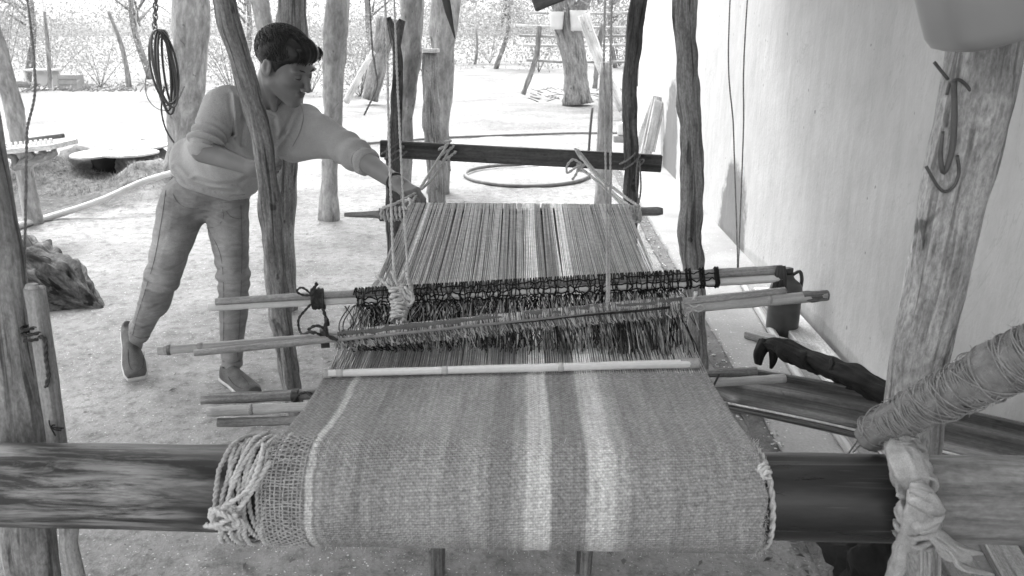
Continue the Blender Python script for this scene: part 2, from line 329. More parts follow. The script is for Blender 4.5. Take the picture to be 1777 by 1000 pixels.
# ================================================================ THE SETTING
MND = [(H(85, 305, .1), .42, .26), (H(272, 318, .1), .42, .30), (H(330, 280, .1), .5, .22), (H(120, 330, 0), .8, .10)]
HOLE = (H(195, 300, .0), .42, .60)
def gz(x, y):
    z = .02 * mn.noise(Vector((x * .5, y * .5, 0))) + .012 * mn.noise(Vector((x * 2.1, y * 2.1, 3))) + (.010 * mn.noise(Vector((x * 6, y * 6, 13))) if y < 11 else 0)
    for c, r, h in MND:
        d = ((x - c.x) ** 2 + ((y - c.y) * .8) ** 2) / (r * r)
        if d < 6: z += h * math.exp(-d * 1.3) * (1 + .35 * mn.noise(Vector((x * 5, y * 5, 9))))
    c, r, h = HOLE; d = ((x - c.x) ** 2 + ((y - c.y) * .6) ** 2) / (r * r)
    if d < 6: z -= h * math.exp(-d * d * 1.6)
    if x > .75 and y < 12.5: z *= max(0, 1 - (x - .75) / .08)
    return z
xs = np.unique(np.concatenate([np.linspace(-400, -40, 10), np.linspace(-40, -9, 32), np.linspace(-9, 3, 220), np.linspace(3, 40, 38), np.linspace(40, 400, 10)]))
ys = np.unique(np.concatenate([np.linspace(-60, -3, 12), np.linspace(-3, 12, 250), np.linspace(12, 45, 60), np.linspace(45, 800, 20)]))
gv = [(x, y, gz(x, y) if abs(x) < 40 and y < 45 else 0.) for y in ys for x in xs]; nx = len(xs)
gf = [(j * nx + i, j * nx + i + 1, (j + 1) * nx + i + 1, (j + 1) * nx + i) for j in range(len(ys) - 1) for i in range(nx - 1)]
tag(MB().add(gv, gf).build('ground', M['ground']), kind='structure')
EX, WX, SZ = .868, 1.352, .045
# concrete slab beside the wall, its outer edge a little broken
m = MB(); yy = np.linspace(-1.5, 11.6, 260); v = []; g = []
for y in yy:
    e = EX + .010 * mn.noise(Vector((y * 4, 0, 0))) + .006 * mn.noise(Vector((y * 17, 0, 5)))
    for (x, z) in ((e - .012, -.05), (e, SZ - .012), (e + .012, SZ), (WX + .1, SZ)): v.append((x, y, z)); g.append((x, y, z))
f = [(i * 4 + k, i * 4 + k + 1, (i + 1) * 4 + k + 1, (i + 1) * 4 + k) for i in range(len(yy) - 1) for k in range(3)]
tag(m.add(v, [q[::-1] for q in f]).build('pavement', M['slab']), kind='structure')
# dark strip along the foot of the slab's outer edge
m = MB(); v = []
for y in yy:
    a = EX - .085 + .02 * mn.noise(Vector((y * 3, 8, 0))); v += [(a, y, .012 + .006 * mn.noise(Vector((y * 9, 1, 1)))), (a + .03, y, .022), (EX - .008, y, .024)]
f = [(i * 3 + k, i * 3 + k + 1, (i + 1) * 3 + k + 1, (i + 1) * 3 + k) for i in range(len(yy) - 1) for k in range(2)]
M['curb'] = plain('dark kerb', .13, .4, 14, .95, bs=.8, bd=.01, fine=120)
tag(m.add(v, [q[::-1] for q in f]).build('kerb', M['curb']), kind='structure')
# wall
m = MB(); boxmb(m, (WX + .12, 5.0, 1.5), (.24, 13.4, 3.1), bev=.02)
tag(m.build('plaster_wall', M['wall'], smooth=False), 'long white limewashed wall with damp stains along its foot', 'wall')
# pebbles: nobody could count them
def pebbles(name, spots, lo, hi, mat):
    m = MB(); ico = [(0, 0, 1), (.9, 0, .3), (.28, .85, .3), (-.72, .53, .3), (-.72, -.53, .3), (.28, -.85, .3), (0, 0, -.6)]
    fc = [(0, 1, 2), (0, 2, 3), (0, 3, 4), (0, 4, 5), (0, 5, 1), (6, 2, 1), (6, 3, 2), (6, 4, 3), (6, 5, 4), (6, 1, 5)]
    for (x, y, z) in spots:
        s = random.uniform(lo, hi) * random.uniform(.5, 1); a = random.random() * 6.3; ca, sa = math.cos(a), math.sin(a); k = [random.uniform(.7, 1.2) for _ in range(3)]
        m.add([(x + s * (p[0] * ca * k[0] - p[1] * sa), y + s * (p[0] * sa + p[1] * ca * k[1]), z + s * .6 * p[2] * k[2]) for p in ico], fc, tone=random.uniform(.35, 1.6))
    return tag(m.build(name, mat, smooth=False), kind='stuff')
M['peb'] = plain('small stones', .4, .3, 5, .9)
sp = []
for _ in range(5200):
    y = 1.6 + 9 * random.random() ** 1.6; x = random.uniform(-1.0 - y * .75, EX - .1); sp.append((x, y, gz(x, y)))
tag(pebbles('gravel', sp, .002, .006, M['peb']), 'scattered small pebbles and grit on the dirt yard', 'gravel')
sp = [(EX + random.gauss(.03, .035), random.choice([random.uniform(1.9, 3.6), random.uniform(1.9, 11)]), SZ * .9) for _ in range(900)] + [(EX - random.uniform(.0, .12), random.uniform(1.9, 9), .026) for _ in range(500)]
tag(pebbles('rubble', sp, .004, .012, M['peb']), 'crumbled grit along the broken edge of the slab', 'rubble')
# leaf litter on the yard
m = MB()
for _ in range(900):
    y = 1.9 + 12 * random.random() ** 1.4; x = random.uniform(-1 - y * .75, .7 + .1 * y * (y < 8)); x = min(x, .75); a = random.random() * 6.3; l = random.uniform(.006, .02); wd = l * random.uniform(.15, .5)
    ca, sa = math.cos(a), math.sin(a); z = gz(x, y) + .004
    m.add([(x - ca * l, y - sa * l, z), (x + sa * wd, y - ca * wd, z + .004), (x + ca * l, y + sa * l, z + .003), (x - sa * wd, y + ca * wd, z + .006)], [(0, 1, 2, 3)], tone=random.uniform(.3, 1.5))
tag(m.build('leaf_litter', M['drygrass']), 'dry leaf litter strewn over the yard', 'leaf litter', kind='stuff')
# ---------------------------------------------------------------- unseen roof above the frame, its reach and gaps shaped for the shade
roof = thing('shade_roof', (-1.0, 2.4, 2.35), 'unseen thatched roof above the loom, shaped for its shade', 'roof')
for i in range(7): T('rafter', [(-2.8, -.6 + i * .96, 2.36 + .02 * (i % 2)), (1.3, -.6 + i * .96, 2.5)], .04, M['post'], roof, step=.3, lump=.15, seed=i)
m = MB(); tx = np.linspace(-2.7, 1.34, 60); ty = np.linspace(-.7, 5.4, 80)
v = [(x, y, 2.47 + .03 * x + .05 * mn.noise(Vector((x * 3, y * 3, 0)))) for y in ty for x in tx] + [(x, y, 2.60 + .03 * x + .08 * mn.noise(Vector((x * 4, y * 4, 7)))) for y in ty for x in tx]
q = len(tx) * len(ty); f = [(j * 60 + i, j * 60 + i + 1, (j + 1) * 60 + i + 1, (j + 1) * 60 + i) for j in range(79) for i in range(59)]
f = [a for a in f if mn.noise(Vector((v[a[0]][0] * 5, v[a[0]][1] * 5, 2))) < .19]
m.add(v, [a[::-1] for a in f] + [tuple(k + q for k in a) for a in f]); tag(m.build('thatch', M['thatch'], roof), kind='stuff')

# ---------------------------------------------------------------- posts and trunks
def post(name, pix, Y, rpx, mat, label, cat, n=22, step=.03, lump=.12, groove=.12, seed=0, top=2.38, ground=True, parent=None, group=None, Y1=None, gfreq=2.2, tone=1.):
    """pix: pixel path from top to foot in the plane y = Y; radii in pixels"""
    Ys = np.linspace(Y1 if Y1 else Y, Y, len(pix)); pts = [P(px, py, yy) for (px, py), yy in zip(pix, Ys)]; rr = [r * yy * 1.0 / F for r, yy in zip(rpx, Ys)]
    if ground and pts[-1].z > .03:
        d = pts[-1] - pts[-2]; p = Vector((pts[-1].x + d.x * .3 * min(1, pts[-1].z), pts[-1].y, gz(pts[-1].x, pts[-1].y) - .02)); pts.append(p); rr.append(rr[-1] * 1.08)
    elif ground: pts[-1].z = min(pts[-1].z, gz(pts[-1].x, pts[-1].y) - .01)
    if top and pix[0][1] <= 5:
        d = (pts[0] - pts[1]); d = d / max(d.z, .05); p = pts[0] + d * (top - pts[0].z) * .9; pts.insert(0, Vector((p.x, p.y, top))); rr.insert(0, rr[0])
    m = MB(); 
    # radii at the control points
    c, prm, L = catmull(pts, step); tube(m, pts, rr, n=n, step=step, lump=lump, groove=groove, seed=seed, gfreq=gfreq, tone=tone)
    o = m.build(name, mat, parent)
    if parent is None: tag(o, label, cat, group)
    return o, pts
post('leaning_post', [(382, -30), (404, 60), (430, 150), (455, 240), (466, 330), (474, 430), (486, 540), (508, 680), (522, 742)], 2.80, [18, 19, 19, 18, 18, 19, 19, 17, 16], M['post'], 'crooked leaning wooden post standing in front of the young man', 'post', Y1=2.62, tone=.74, seed=3, groove=.2, gfreq=2.6)
post('wooden_post', [(506, 0), (506, 130), (496, 250), (492, 380), (496, 470), (498, 545)], 4.1, [25, 24, 20, 19, 18, 19], M['post'], 'straight grey wooden post just behind the crooked one by the young man', 'post', seed=5, lump=.1)
post('wooden_post', [(1190, 0), (1194, 120), (1200, 240), (1200, 330), (1198, 420), (1204, 520), (1208, 640)], 3.30, [17, 18, 18, 18, 20, 18, 19], M['post'], 'split weathered post on the slab edge, right of the warp', 'post', seed=8, groove=.28, gfreq=3, lump=.15)
post('dark_post', [(1108, 0), (1100, 70), (1093, 140), (1093, 200), (1096, 270), (1095, 330), (1093, 400)], 3.36, [14, 13, 12, 13, 12, 12, 12], M['postdark'], 'thin dark crooked post lashed to the right end of the crossboard', 'post', seed=11, groove=.25, gfreq=3)
fk, fkp = post('forked_post', [(687, 68), (690, 130), (686, 220), (682, 320), (684, 400), (684, 520)], 3.36, [8, 9, 11, 12, 13, 13], M['postdark'], 'thin dark forked post at the left end of the crossboard', 'post', seed=12, groove=.25, gfreq=3)
T('fork_prong', [P(687, 78, 3.36), P(680, 50, 3.36), P(674, 30, 3.36)], [.018, .016, .009], M['postdark'], fk, n=12, step=.02, groove=.2)
T('fork_prong', [P(687, 78, 3.36), P(692, 52, 3.36), P(698, 35, 3.36)], [.02, .018, .014], M['postdark'], fk, n=12, step=.02, groove=.2)
def tree(name, pix, Y, rpx, label, mat='bark', seed=0, cat='tree', group=None, crown=True, cz=None, n=22, lump=.14, groove=.07, leafn=900, flare=True):
    root = thing(name, Vector((P(pix[-1][0], pix[-1][1], Y).x, Y, 0)), label, cat, group)
    pts = [P(px, py, Y) for px, py in pix]; rr = [r * Y / F for r in rpx]
    if pts[-1].z > .03: pts.append(Vector((pts[-1].x, Y, 0.0))); rr.append(rr[-1])
    pts[-1].z = gz(pts[-1].x, Y) - .03
    if flare: rr[-1] *= 1.25
    if pix[0][1] <= 5:
        d = (pts[0] - pts[1]); d = d / max(d.z, .05); k = (cz or 3.2) - pts[0].z; pts.insert(0, pts[0] + Vector((d.x * .5, .1, 1)) * k); rr.insert(0, rr[0] * .6)
    tube(MB(), pts, rr, n=n, step=.06 * Y / 5, lump=lump, groove=groove, seed=seed).build('trunk', M[mat], root)
    if crown and pix[0][1] <= 5:
        random.seed(seed + 100); c0 = pts[0]; tips = []; mb = MB()
        for k in range(7):
            a = random.random() * 6.28; l = random.uniform(.8, 1.7) * max(1, Y / 9); e = c0 + Vector((math.cos(a) * l, math.sin(a) * l, random.uniform(.1, 1.1) * l * .7)); mid = c0.lerp(e, .5) + Vector((0, 0, .15 * l))
            tube(mb, [c0 - Vector((0, 0, .2)), mid, e], [rr[0] * .6, rr[0] * .35, rr[0] * .1], n=7, step=.2, lump=.1, seed=k); tips += [mid.lerp(e, t) for t in (0, .35, .7, 1)]
        mb.build('limb', M[mat], root)
        leaves(tips, .42 * max(1, Y / 9), leafn, .035 * max(1, Y / 9)).build('crown', M['leaf'], root)
    return root
def leaves(cents, spread, n, size, flat=.7):
    c = np.array([tuple(p) for p in cents]); k = rng.integers(0, len(c), n); p = c[k] + rng.normal(0, 1, (n, 3)) * np.array([spread, spread, spread * flat]) * .6
    a = rng.normal(0, 1, (n, 3)); a /= np.linalg.norm(a, axis=1)[:, None]; b = np.cross(a, rng.normal(0, 1, (n, 3))); b /= np.linalg.norm(b, axis=1)[:, None]
    s = size * rng.uniform(.5, 1.4, n)[:, None]; v = np.stack([p - a * s, p - b * s * .4, p + a * s, p + b * s * .4], 1).reshape(-1, 3)
    m = MB(); m.add(v, [tuple(range(4 * i, 4 * i + 4)) for i in range(n)], tone=np.repeat(rng.uniform(.6, 1.5, n), 4)); return m
tree('tree', [(-22, 0), (5, 110), (24, 190), (36, 260), (48, 330), (62, 398)], 6.1, [13, 13, 14, 14, 13, 14], 'slender leaning tree at the left edge, behind the tray of pegs', seed=21)
tree('tree', [(332, 0), (330, 90), (322, 180), (318, 260), (322, 338)], 7.4, [29, 28, 28, 26, 30], 'thick tree trunk with the chain and coiled strap hanging on it', seed=22)
tree('tree', [(452, 0), (468, 70), (478, 160), (480, 250), (480, 340)], 7.3, [14, 14, 14, 14, 14], 'slim trunk rising behind the young man\'s head', seed=23)
tree('tree', [(585, 0), (582, 70), (578, 150), (577, 220), (572, 300), (571, 388)], 6.3, [20, 20, 17, 16, 13, 15], 'smooth pale trunk standing right of the young man\'s head', seed=24)
tree('tree', [(716, 0), (711, 80), (703, 160), (700, 230), (699, 300), (700, 352)], 7.0, [18, 20, 18, 16, 15, 15], 'pale trunk close behind the forked post', seed=25)
tree('tree', [(772, 0), (769, 80), (767, 150), (765, 220), (760, 335)], 7.5, [23, 20, 18, 17, 15], 'pale trunk directly behind the short sawn-off post', seed=26)
t8 = thing('sawn_post', V(P(755, 356, 6.9).x, 6.9, 0), 'short split post with a flat cap, cut off at eye height', 'post')
m = MB(); tube(m, [P(747, 92, 6.9), P(747, 150, 6.9), P(749, 220, 6.9), P(756, 300, 6.9), Vector((P(757, 356, 6.9).x, 6.9, -.03))], [.055, .062, .078, .07, .075], n=24, step=.05, lump=.15, groove=.25, seed=31, gfreq=2.6); m.build('shaft', M['post'], t8)
boxmb(MB(), P(748, 88, 6.88), (.13, .12, .03)).build('cap', M['paleboard'], t8, smooth=False)
t9 = thing('sawn_post', V(P(1050, 355, 6.9).x, 6.9, 0), 'short plain sawn post seen through the hanging cords', 'post')
tube(MB(), [P(1052, 108, 6.9), P(1050, 230, 6.9), Vector((P(1046, 356, 6.9).x, 6.9, -.03))], [.05, .065, .075], n=12, step=.1, lump=.05, seed=33).build('shaft', M['bark'], t9)
# big tree in the yard with its fork
bt = thing('tree', V(P(1003, 175, 17.5).x, 17.5, 0), 'big forked tree in the yard with white pots tied to it', 'tree')
m = MB(); Y = 17.5
tube(m, [P(975, -10, Y), P(983, 35, Y), P(994, 90, Y), P(1000, 140, Y), P(1003, 180, Y)], [.2, .26, .27, .26, .33], n=26, step=.08, lump=.1, groove=.14, seed=41); m.build('trunk', M['treebark'], bt)
m = MB(); tube(m, [P(986, 50, Y), P(965, 5, Y), P(930, -60, Y)], [.17, .13, .08], n=12, step=.1, lump=.1); tube(m, [P(990, 50, Y), P(1015, 0, Y), P(1050, -70, Y)], [.17, .13, .08], n=12, step=.1, lump=.1); m.build('limb', M['treebark'], bt)
tips = [P(random.uniform(850, 1120), random.uniform(-190, -12), Y + random.uniform(-2, 2)) for _ in range(46)]
leaves(tips, .7, 6000, .06).build('crown', M['leaf'], bt)
for i, (a, b, c, lab) in enumerate(((966, 36, 1., 'white cut bucket tied on the left of the forked trunk'), (1003, 36, 1.15, 'larger white cut bucket tied on the right of the forked trunk'))):
    p = P(a, b, Y - .35); m = MB(); tube(m, [p + V(.0, 0, -.17 * c), p + V(0, 0, .17 * c)], [.12 * c, .15 * c], n=18, step=.1); tag(m.build('white_bucket', M['white']), lab, 'bucket')
# thin bare trunks and leaning poles at the back of the yard
def pole(name, pix, Y, r, mat, label, cat, n=10, seed=0, lump=.1, group=None):
    pts = [P(a, b, Y) for a, b in pix]; o = T(name, pts, r, M[mat], n=n, step=.1, lump=lump, groove=.1, seed=seed); return tag(o, label, cat, group)
pole('dead_tree', [(77, 20), (82, 70), (86, 128), (86, 152)], 20, [.035, .045, .05, .05], 'treebark', 'bare thin dead trunk rising behind the white table', 'tree', seed=51)
pole('dead_tree', [(188, 20), (208, 70), (218, 110), (224, 152)], 20, [.035, .05, .055, .07], 'treebark', 'bare bent dead trunk alone left of the hanging chain', 'tree', seed=52)
pole('leaning_pole', [(648, 90), (625, 130), (600, 178)], 16, [.05, .06, .07], 'paleboard', 'pale peeled pole leaning beside the bushes', 'pole', seed=53)
pole('tree', [(672, 30), (660, 90), (650, 140), (642, 173)], 17.5, [.24, .2, .18, .17], 'treebark', 'small leaning tree among the bushes, left of the forked post', 'tree', seed=54, n=14)
pole('leaning_pole', [(1012, 25), (1035, 90), (1058, 145), (1082, 190)], 14.5, [.1, .1, .1, .1], 'paleboard', 'pale thick pole leaning on the big yard tree', 'pole', seed=55)
pole('dead_tree', [(826, 50), (828, 80), (824, 112)], 26, [.03, .04, .05], 'treebark', 'distant pair of bare thin stems in the bright yard', 'tree', seed=56)
# rail fence
fe = thing('rail_fence', V(P(1000, 160, 19.5).x, 19.5, 0), 'weathered pole fence with crooked posts across the back of the yard', 'fence')
for i, pix in enumerate((((936, 45), (930, 100), (908, 164)), ((1046, 42), (1040, 80), (1032, 154)), ((1090, 55), (1088, 110), (1086, 150)), ((1119, 20), (1112, 90), (1108, 150)))):
    T('fence_post', [P(a, b, 19.5) for a, b in pix], .06, M['treebark'], fe, n=10, step=.15, lump=.15, seed=60 + i)
for i, (y0, y1) in enumerate(((44, 46), (62, 60), (78, 76), (104, 106), (22, 20))):
    T('rail', [P(895 + i * 6, y0, 19.5), P(1000, (y0 + y1) / 2 + 3, 19.5), P(1165, y1, 19.5)], .030, M['paleboard'] if i % 2 == 0 else M['bark'], fe, n=8, step=.3, lump=.2, seed=70 + i)
# shrubs and far scrub
def shrub(base, w_, h_, n, label, seed, dark=1.0, size=.035, stems=14, group='dusty shrubs at the back of the yard'):
    random.seed(seed); r = thing('shrub', base, label, 'shrub', group); m = MB(); tips = []
    for k in range(int(stems * .6)):
        a = random.random() * 6.28; l = random.uniform(.4, 1) * w_ / 2; e = base + V(math.cos(a) * l, math.sin(a) * l * .7, h_ * random.uniform(.5, 1)); mid = base.lerp(e, .5) + V(random.uniform(-.1, .1), 0, h_ * .12)
        tube(m, [base + V(0, 0, -.02), mid, e], [.012, .008, .003], n=5, step=.4); tips += [base.lerp(e, .35), mid, mid.lerp(e, .5), e]
    m.build('stem', M['treebark'], r); q = leaves(tips, .24 * w_, int(n * 1.5), size * .8); q.t = [t * dark for t in q.t]; q.build('foliage', M['leaf'], r); return r
random.seed(5)
SH = [(625, 168, 3.2, 1.9, 1.0, 3400, 'dark bushy shrub behind the pale leaning pole'), (540, 160, 3.0, 2.2, 1.3, 2600, 'loose shrub seen between the post and the pale trunk by the man'), (405, 165, 2.6, 1.9, 1.2, 2000, 'shrub seen between the thick trunk and the crooked post'),
      (175, 152, 3.2, 1.3, 1.4, 1500, 'low wispy shrub between the two bare dead trunks'), (10, 150, 3.0, 3.4, 1.2, 2800, 'tall feathery shrub at the left edge behind the leaning tree'), (90, 140, 3.4, 1.6, 1.3, 1500, 'wispy shrub behind the white table'),
      (735, 130, 3.0, 2.4, 1.2, 1800, 'shrub glimpsed between the two pale trunks'), (850, 110, 4.0, 1.9, 1.5, 2000, 'pale distant shrub in the middle of the bright yard'), (935, 125, 3.2, 2.0, 1.4, 2000, 'shrub behind the pole fence, left of the big tree'), (1075, 115, 3.5, 2.3, 1.4, 2200, 'shrub behind the fence near the end of the white wall'),
      (300, 130, 3, 1.8, 1.5, 1200, 'shrub behind the hanging strap')]
for i, (px, py, w_, h_, dk, n, lab) in enumerate(SH):
    b = H(px, py, 0); k = b.y / 19; shrub(b, w_ * k, h_ * k, n, lab, 200 + i, dk, .04 * k)
# far scrub belt: reads as one mass
m = MB(); cen = []
for _ in range(520):
    a = random.uniform(-.85, .6); d = random.uniform(34, 60); cen.append(V(a * d, d, random.uniform(0, 3.4)))
lv = leaves(cen, 1.1, 80000, .07); tag(lv.build('scrub_belt', M['leaf']), 'far belt of pale dry scrub closing off the yard', 'scrub', kind='stuff')
for i, (px, py, lean, lab) in enumerate(((48, 142, 20, 'distant drooping tree at the far left behind the white table'), (262, 138, -18, 'distant drooping tree left of the thick trunk'), (425, 136, 14, 'distant drooping tree behind the crooked post'), (655, 134, -12, 'distant drooping tree above the dark bushy shrub'), (860, 120, 25, 'distant drooping tree over the middle of the yard'), (1068, 118, -14, 'distant drooping tree behind the pole fence'), (760, 112, 10, 'farthest pale tree between the trunks and the open yard'))):
    b = H(px, py, 0); r = thing('tree', b, lab, 'tree', 'distant trees closing off the yard'); random.seed(300 + i); tp = b + V(lean * .02, .2, 3.4); m = MB(); tube(m, [b, b.lerp(tp, .5) + V(lean * .012, 0, 0), tp], [.11, .09, .06], n=9, step=.3, lump=.15, seed=i); m.build('trunk', M['treebark'], r); m = MB(); tips = []
    for k in range(13):
        a = random.random() * 6.28; l = random.uniform(.8, 2.6); s0 = b.lerp(tp, random.uniform(.5, 1)); e = s0 + V(math.cos(a) * l, math.sin(a) * l, random.uniform(-.5, .9)); mid = s0.lerp(e, .5) + V(0, 0, .45); tube(m, [s0, mid, e], [.04, .025, .008], n=5, step=.4, lump=.1); tips += [mid, mid.lerp(e, .5), e, e + V(0, 0, -.3)]
    m.build('limb', M['treebark'], r); leaves(tips, .55, 2600, .045, .8).build('crown', M['leaf'], r)
m = MB()
for _ in range(2600):
    p = H(random.gauss(130, 95), random.uniform(282, 352), 0); p.z = gz(p.x, p.y)
    for __ in range(2): a = random.random() * 6.28; l = random.uniform(.02, .07); q = p + V(math.cos(a) * l * .7, math.sin(a) * l * .7, l * random.uniform(.2, 1)); s_ = V(-math.sin(a), math.cos(a), 0) * .003; m.add([tuple(p - s_), tuple(p + s_), tuple(q)], [(0, 1, 2)], tone=random.uniform(.3, 1.3))
tag(m.build('dry_grass', M['drygrass']), 'trampled dry grass around the earth oven', 'grass', kind='stuff')
# twigs and debris at the yard's far edge
m = MB()
for _ in range(240):
    p = H(random.uniform(-20, 320), random.uniform(148, 160), 0); a = random.random() * 3.14; l = random.uniform(.08, .4); tube(m, [p, p + V(math.cos(a) * l, math.sin(a) * l, random.uniform(0, .18))], .012, n=4, step=1)
for _ in range(60):
    p = H(random.uniform(930, 1090), random.uniform(155, 178), 0); a = random.random() * 3.14; l = random.uniform(.08, .5); tube(m, [p, p + V(math.cos(a) * l, math.sin(a) * l, random.uniform(0, .1))], .012, n=4, step=1)
tag(m.build('brushwood', M['treebark']), 'broken brushwood and twigs littering the yard\'s far edge', 'brushwood', kind='stuff')
# white table, box
wt = thing('white_table', H(78, 156, 0), 'small white table standing at the back of the yard', 'table'); c = H(78, 156, 0)
boxmb(MB(), c + V(0, 0, .52), (.78, .5, .05)).build('tabletop', M['stone'], wt, smooth=False)
for sx in (-.35, .35):
    for sy in (-.2, .2): boxmb(MB(), c + V(sx, sy, .245), (.05, .05, .49)).build('leg', M['white'], wt, smooth=False)
boxmb(MB(), c + V(0, .22, .30), (.64, .02, .40)).build('back_panel', M['white'], wt, smooth=False)
c = H(126, 156, 0); b = thing('crate', c, 'grey crate on the ground right of the white table', 'crate')
M['crate'] = plain('grey crate', .3, .15, 5, .8)
for k in range(3): boxmb(MB(), c + V(0, -.2, .07 + k * .135), (.52, .02, .12)).build('slat', M['crate'], b, smooth=False)
boxmb(MB(), c + V(0, .01, .2), (.50, .38, .39)).build('body', M['crate'], b, smooth=False)
pole('log', [(-10, 146), (50, 146)], 21, .09, 'treebark', 'dark log lying on the ground left of the white table', 'log', seed=3)
# ---------------------------------------------------------------- adobe pit with flat stones, pipe, hoses
def slabstone(c, rx, ry, th, label, seed, rot=0., tilt=0.):
    m = MB(); n = 26; R = Matrix.Rotation(rot, 3, 'Z') @ Matrix.Rotation(tilt, 3, 'Y'); v = []
    for z, k in ((-th / 2, .93), (-th / 4, 1), (th / 4, 1), (th / 2, .94)):
        for i in range(n):
            a = 6.2832 * i / n; q = k * (1 + .13 * mn.noise(Vector((math.cos(a) * 1.5, math.sin(a) * 1.5, seed)))); v.append(tuple(c + R @ V(rx * q * math.cos(a), ry * q * math.sin(a), z)))
    f = [(j * n + i, j * n + (i + 1) % n, (j + 1) * n + (i + 1) % n, (j + 1) * n + i) for j in range(3) for i in range(n)] + [tuple(range(n))[::-1], tuple(range(3 * n, 4 * n))]
    return tag(m.add(v, f).build('flat_stone', M['stone'], smooth=False), label, 'stone', 'flat stones covering the earth pit')
def lump(c, r, seed, amp=.25, n=16):
    v = []
    for j in range(n + 1):
        for i in range(2 * n):
            th = math.pi * j / n; ph = math.pi * i / n; d = V(math.sin(th) * math.cos(ph), math.sin(th) * math.sin(ph), math.cos(th)); q = 1 + amp * mn.noise(d * 2.2 + V(seed, 0, 0)) + amp * .6 * mn.noise(d * 6 + V(seed, 5, 0)); v.append(tuple(c + V(d.x * r.x, d.y * r.y, d.z * r.z) * q))
    return v, [(j * 2 * n + i, (j + 1) * 2 * n + i, (j + 1) * 2 * n + (i + 1) % (2 * n), j * 2 * n + (i + 1) % (2 * n)) for j in range(n) for i in range(2 * n)]
M['adobe'] = plain('rough adobe', .16, .4, 9, .95, bs=1., bd=.02, fine=50)
ov = thing('earth_oven', H(195, 303, 0), 'low earth oven with a mouth painted black as shade under flat stones', 'oven')
MB().add(*lump(H(196, 287, .12), V(.27, .16, .17), 3)).build('mouth', M['pit_shade'], ov)  # solid black lump fills the hollow: its shade is painted in
MB().add(*lump(H(138, 290, .10), V(.22, .26, .20), 5)).build('side_mound', M['adobe'], ov); MB().add(*lump(H(256, 296, .10), V(.27, .30, .25), 8)).build('side_mound', M['adobe'], ov)
slabstone(H(163, 268, .30), .20, .30, .03, 'small flat stone at the left of the earth pit', 1, .2)
slabstone(H(226, 266, .34), .24, .26, .03, 'round pale stone slab lying over the earth pit', 2)
slabstone(H(238, 253, .36), .32, .3, .03, 'widest flat stone behind the round one', 3, .3)
tag(plank('plank', H(258, 243, .36), H(312, 249, .36), .18, .035, M['dirtystick'], seed=4), 'short board lying behind the flat stones of the pit', 'board')
T0 = []
for px, py in ((20, 395), (75, 380), (112, 369), (150, 357), (185, 344), (215, 330), (240, 319), (262, 311), (300, 300), (330, 292)):
    T0.append(H(px, py, .03 + .37 * max(0, (px - 90) / 240) ** 1.1))
tag(T('pipe', T0, .026, M['pipe'], n=14, step=.08), 'long pale plastic pipe running over the dirt to the young man', 'pipe')
hp = [H(450, 262, .02), H(530, 258, .02), H(620, 250, .02), H(700, 244, .02), H(790, 238, .02), H(900, 234, .02), H(1000, 231, .02), H(1078, 231, .02)]
m = MB(); tube(m, hp, .018, n=10, step=.1); tag(m.build('hose', M['hose']), 'straight dark hose lying across the yard behind the loom', 'hose')
hc = []
c = H(915, 303, .02); 
for i in range(20):
    a = math.pi * (.35 + i / 19 * 1.85); hc.append(H(915 + 108 * math.cos(a), 302 - 21 * math.sin(a) * (1 if math.sin(a) < 0 else .8), .02))
hc = [H(1062, 262, .02), H(1000, 276, .02)] + hc[2:] 
tag(T('garden_hose', hc, .02, M['hose'], n=10, step=.08), 'looped garden hose lying on the dirt behind the warp', 'hose')
tag(T('stake', [P(1028, 187, 9.6), P(1024, 230, 9.6), V(P(1021, 264, 9.6).x, 9.6, -.02)], .015, M['metal'], n=8), 'thin upright stake left of the short plain post', 'stake')
wb = H(1078, 252, 0); bk = thing('white_pail', wb, 'small white pail standing beside the dark crooked post', 'pail')
tube(MB(), [wb + V(0, 0, .14), wb + V(0, 0, .30)], [.06, .075], n=16).build('body', M['white'], bk); boxmb(MB(), wb + V(.02, 0, .065), (.26, .16, .13)).build('brick', M['slab'], bk, smooth=False)
# boards leaning on the far wall
for i, (x0, y0, x1, y1, lab) in enumerate(((1106, 268, 1146, 172, 'leftmost pale board leaning on the far wall'), (1120, 272, 1152, 168, 'middle pale board leaning on the far wall'), (1131, 262, 1160, 176, 'rightmost pale board leaning on the far wall'))):
    a = P(x0, y0, 9.3 - i * .15); a.z = max(SZ, a.z); a.x = min(a.x, 1.2); b = P(x1, y1, 9.5 - i * .15); b.x = min(b.x, WX - .03 - .005 * i)
    tag(plank('leaning_board', a, b, .13, .02, M['paleboard'], seed=i, roll=.8), lab, 'board', 'boards leaning on the far wall')
# chain and strap on the thick trunk
Y = 6.9
ch = thing('chain', P(270, 0, Y), 'rusty chain hanging beside the thick trunk', 'chain'); x = 0
k0 = P(272, -40, Y); k1 = P(268, 62, Y); nL = 13; m0 = None
for i in range(nL):
    c = k0.lerp(k1, i / (nL - 1)); a = (i % 2) * math.pi / 2; u = V(math.cos(a), math.sin(a), 0) * .018; pts = [c + u * math.cos(t) + V(0, 0, .034) * math.sin(t) for t in np.linspace(0, 6.2832, 11)]
    T('link', pts, .0065, M['metal'], ch, n=6, step=.02, caps=False)
st_ = MB(); random.seed(3)
for k in range(6):
    w_ = random.uniform(.03, .085); l = random.uniform(.50, .68); cx = random.uniform(-.06, .08); top = P(285, 52, Y); pts = []
    for i in range(17):
        t = i / 16 * 6.2832; pts.append(top + V(cx * (1 - math.cos(t)) / 2 + w_ * math.sin(t), .02 * k * math.sin(t) - .03 * k, -l * (1 - math.cos(t)) / 2))
    tube(st_, pts, .015, n=8, step=.03, flat=.55, caps=False)
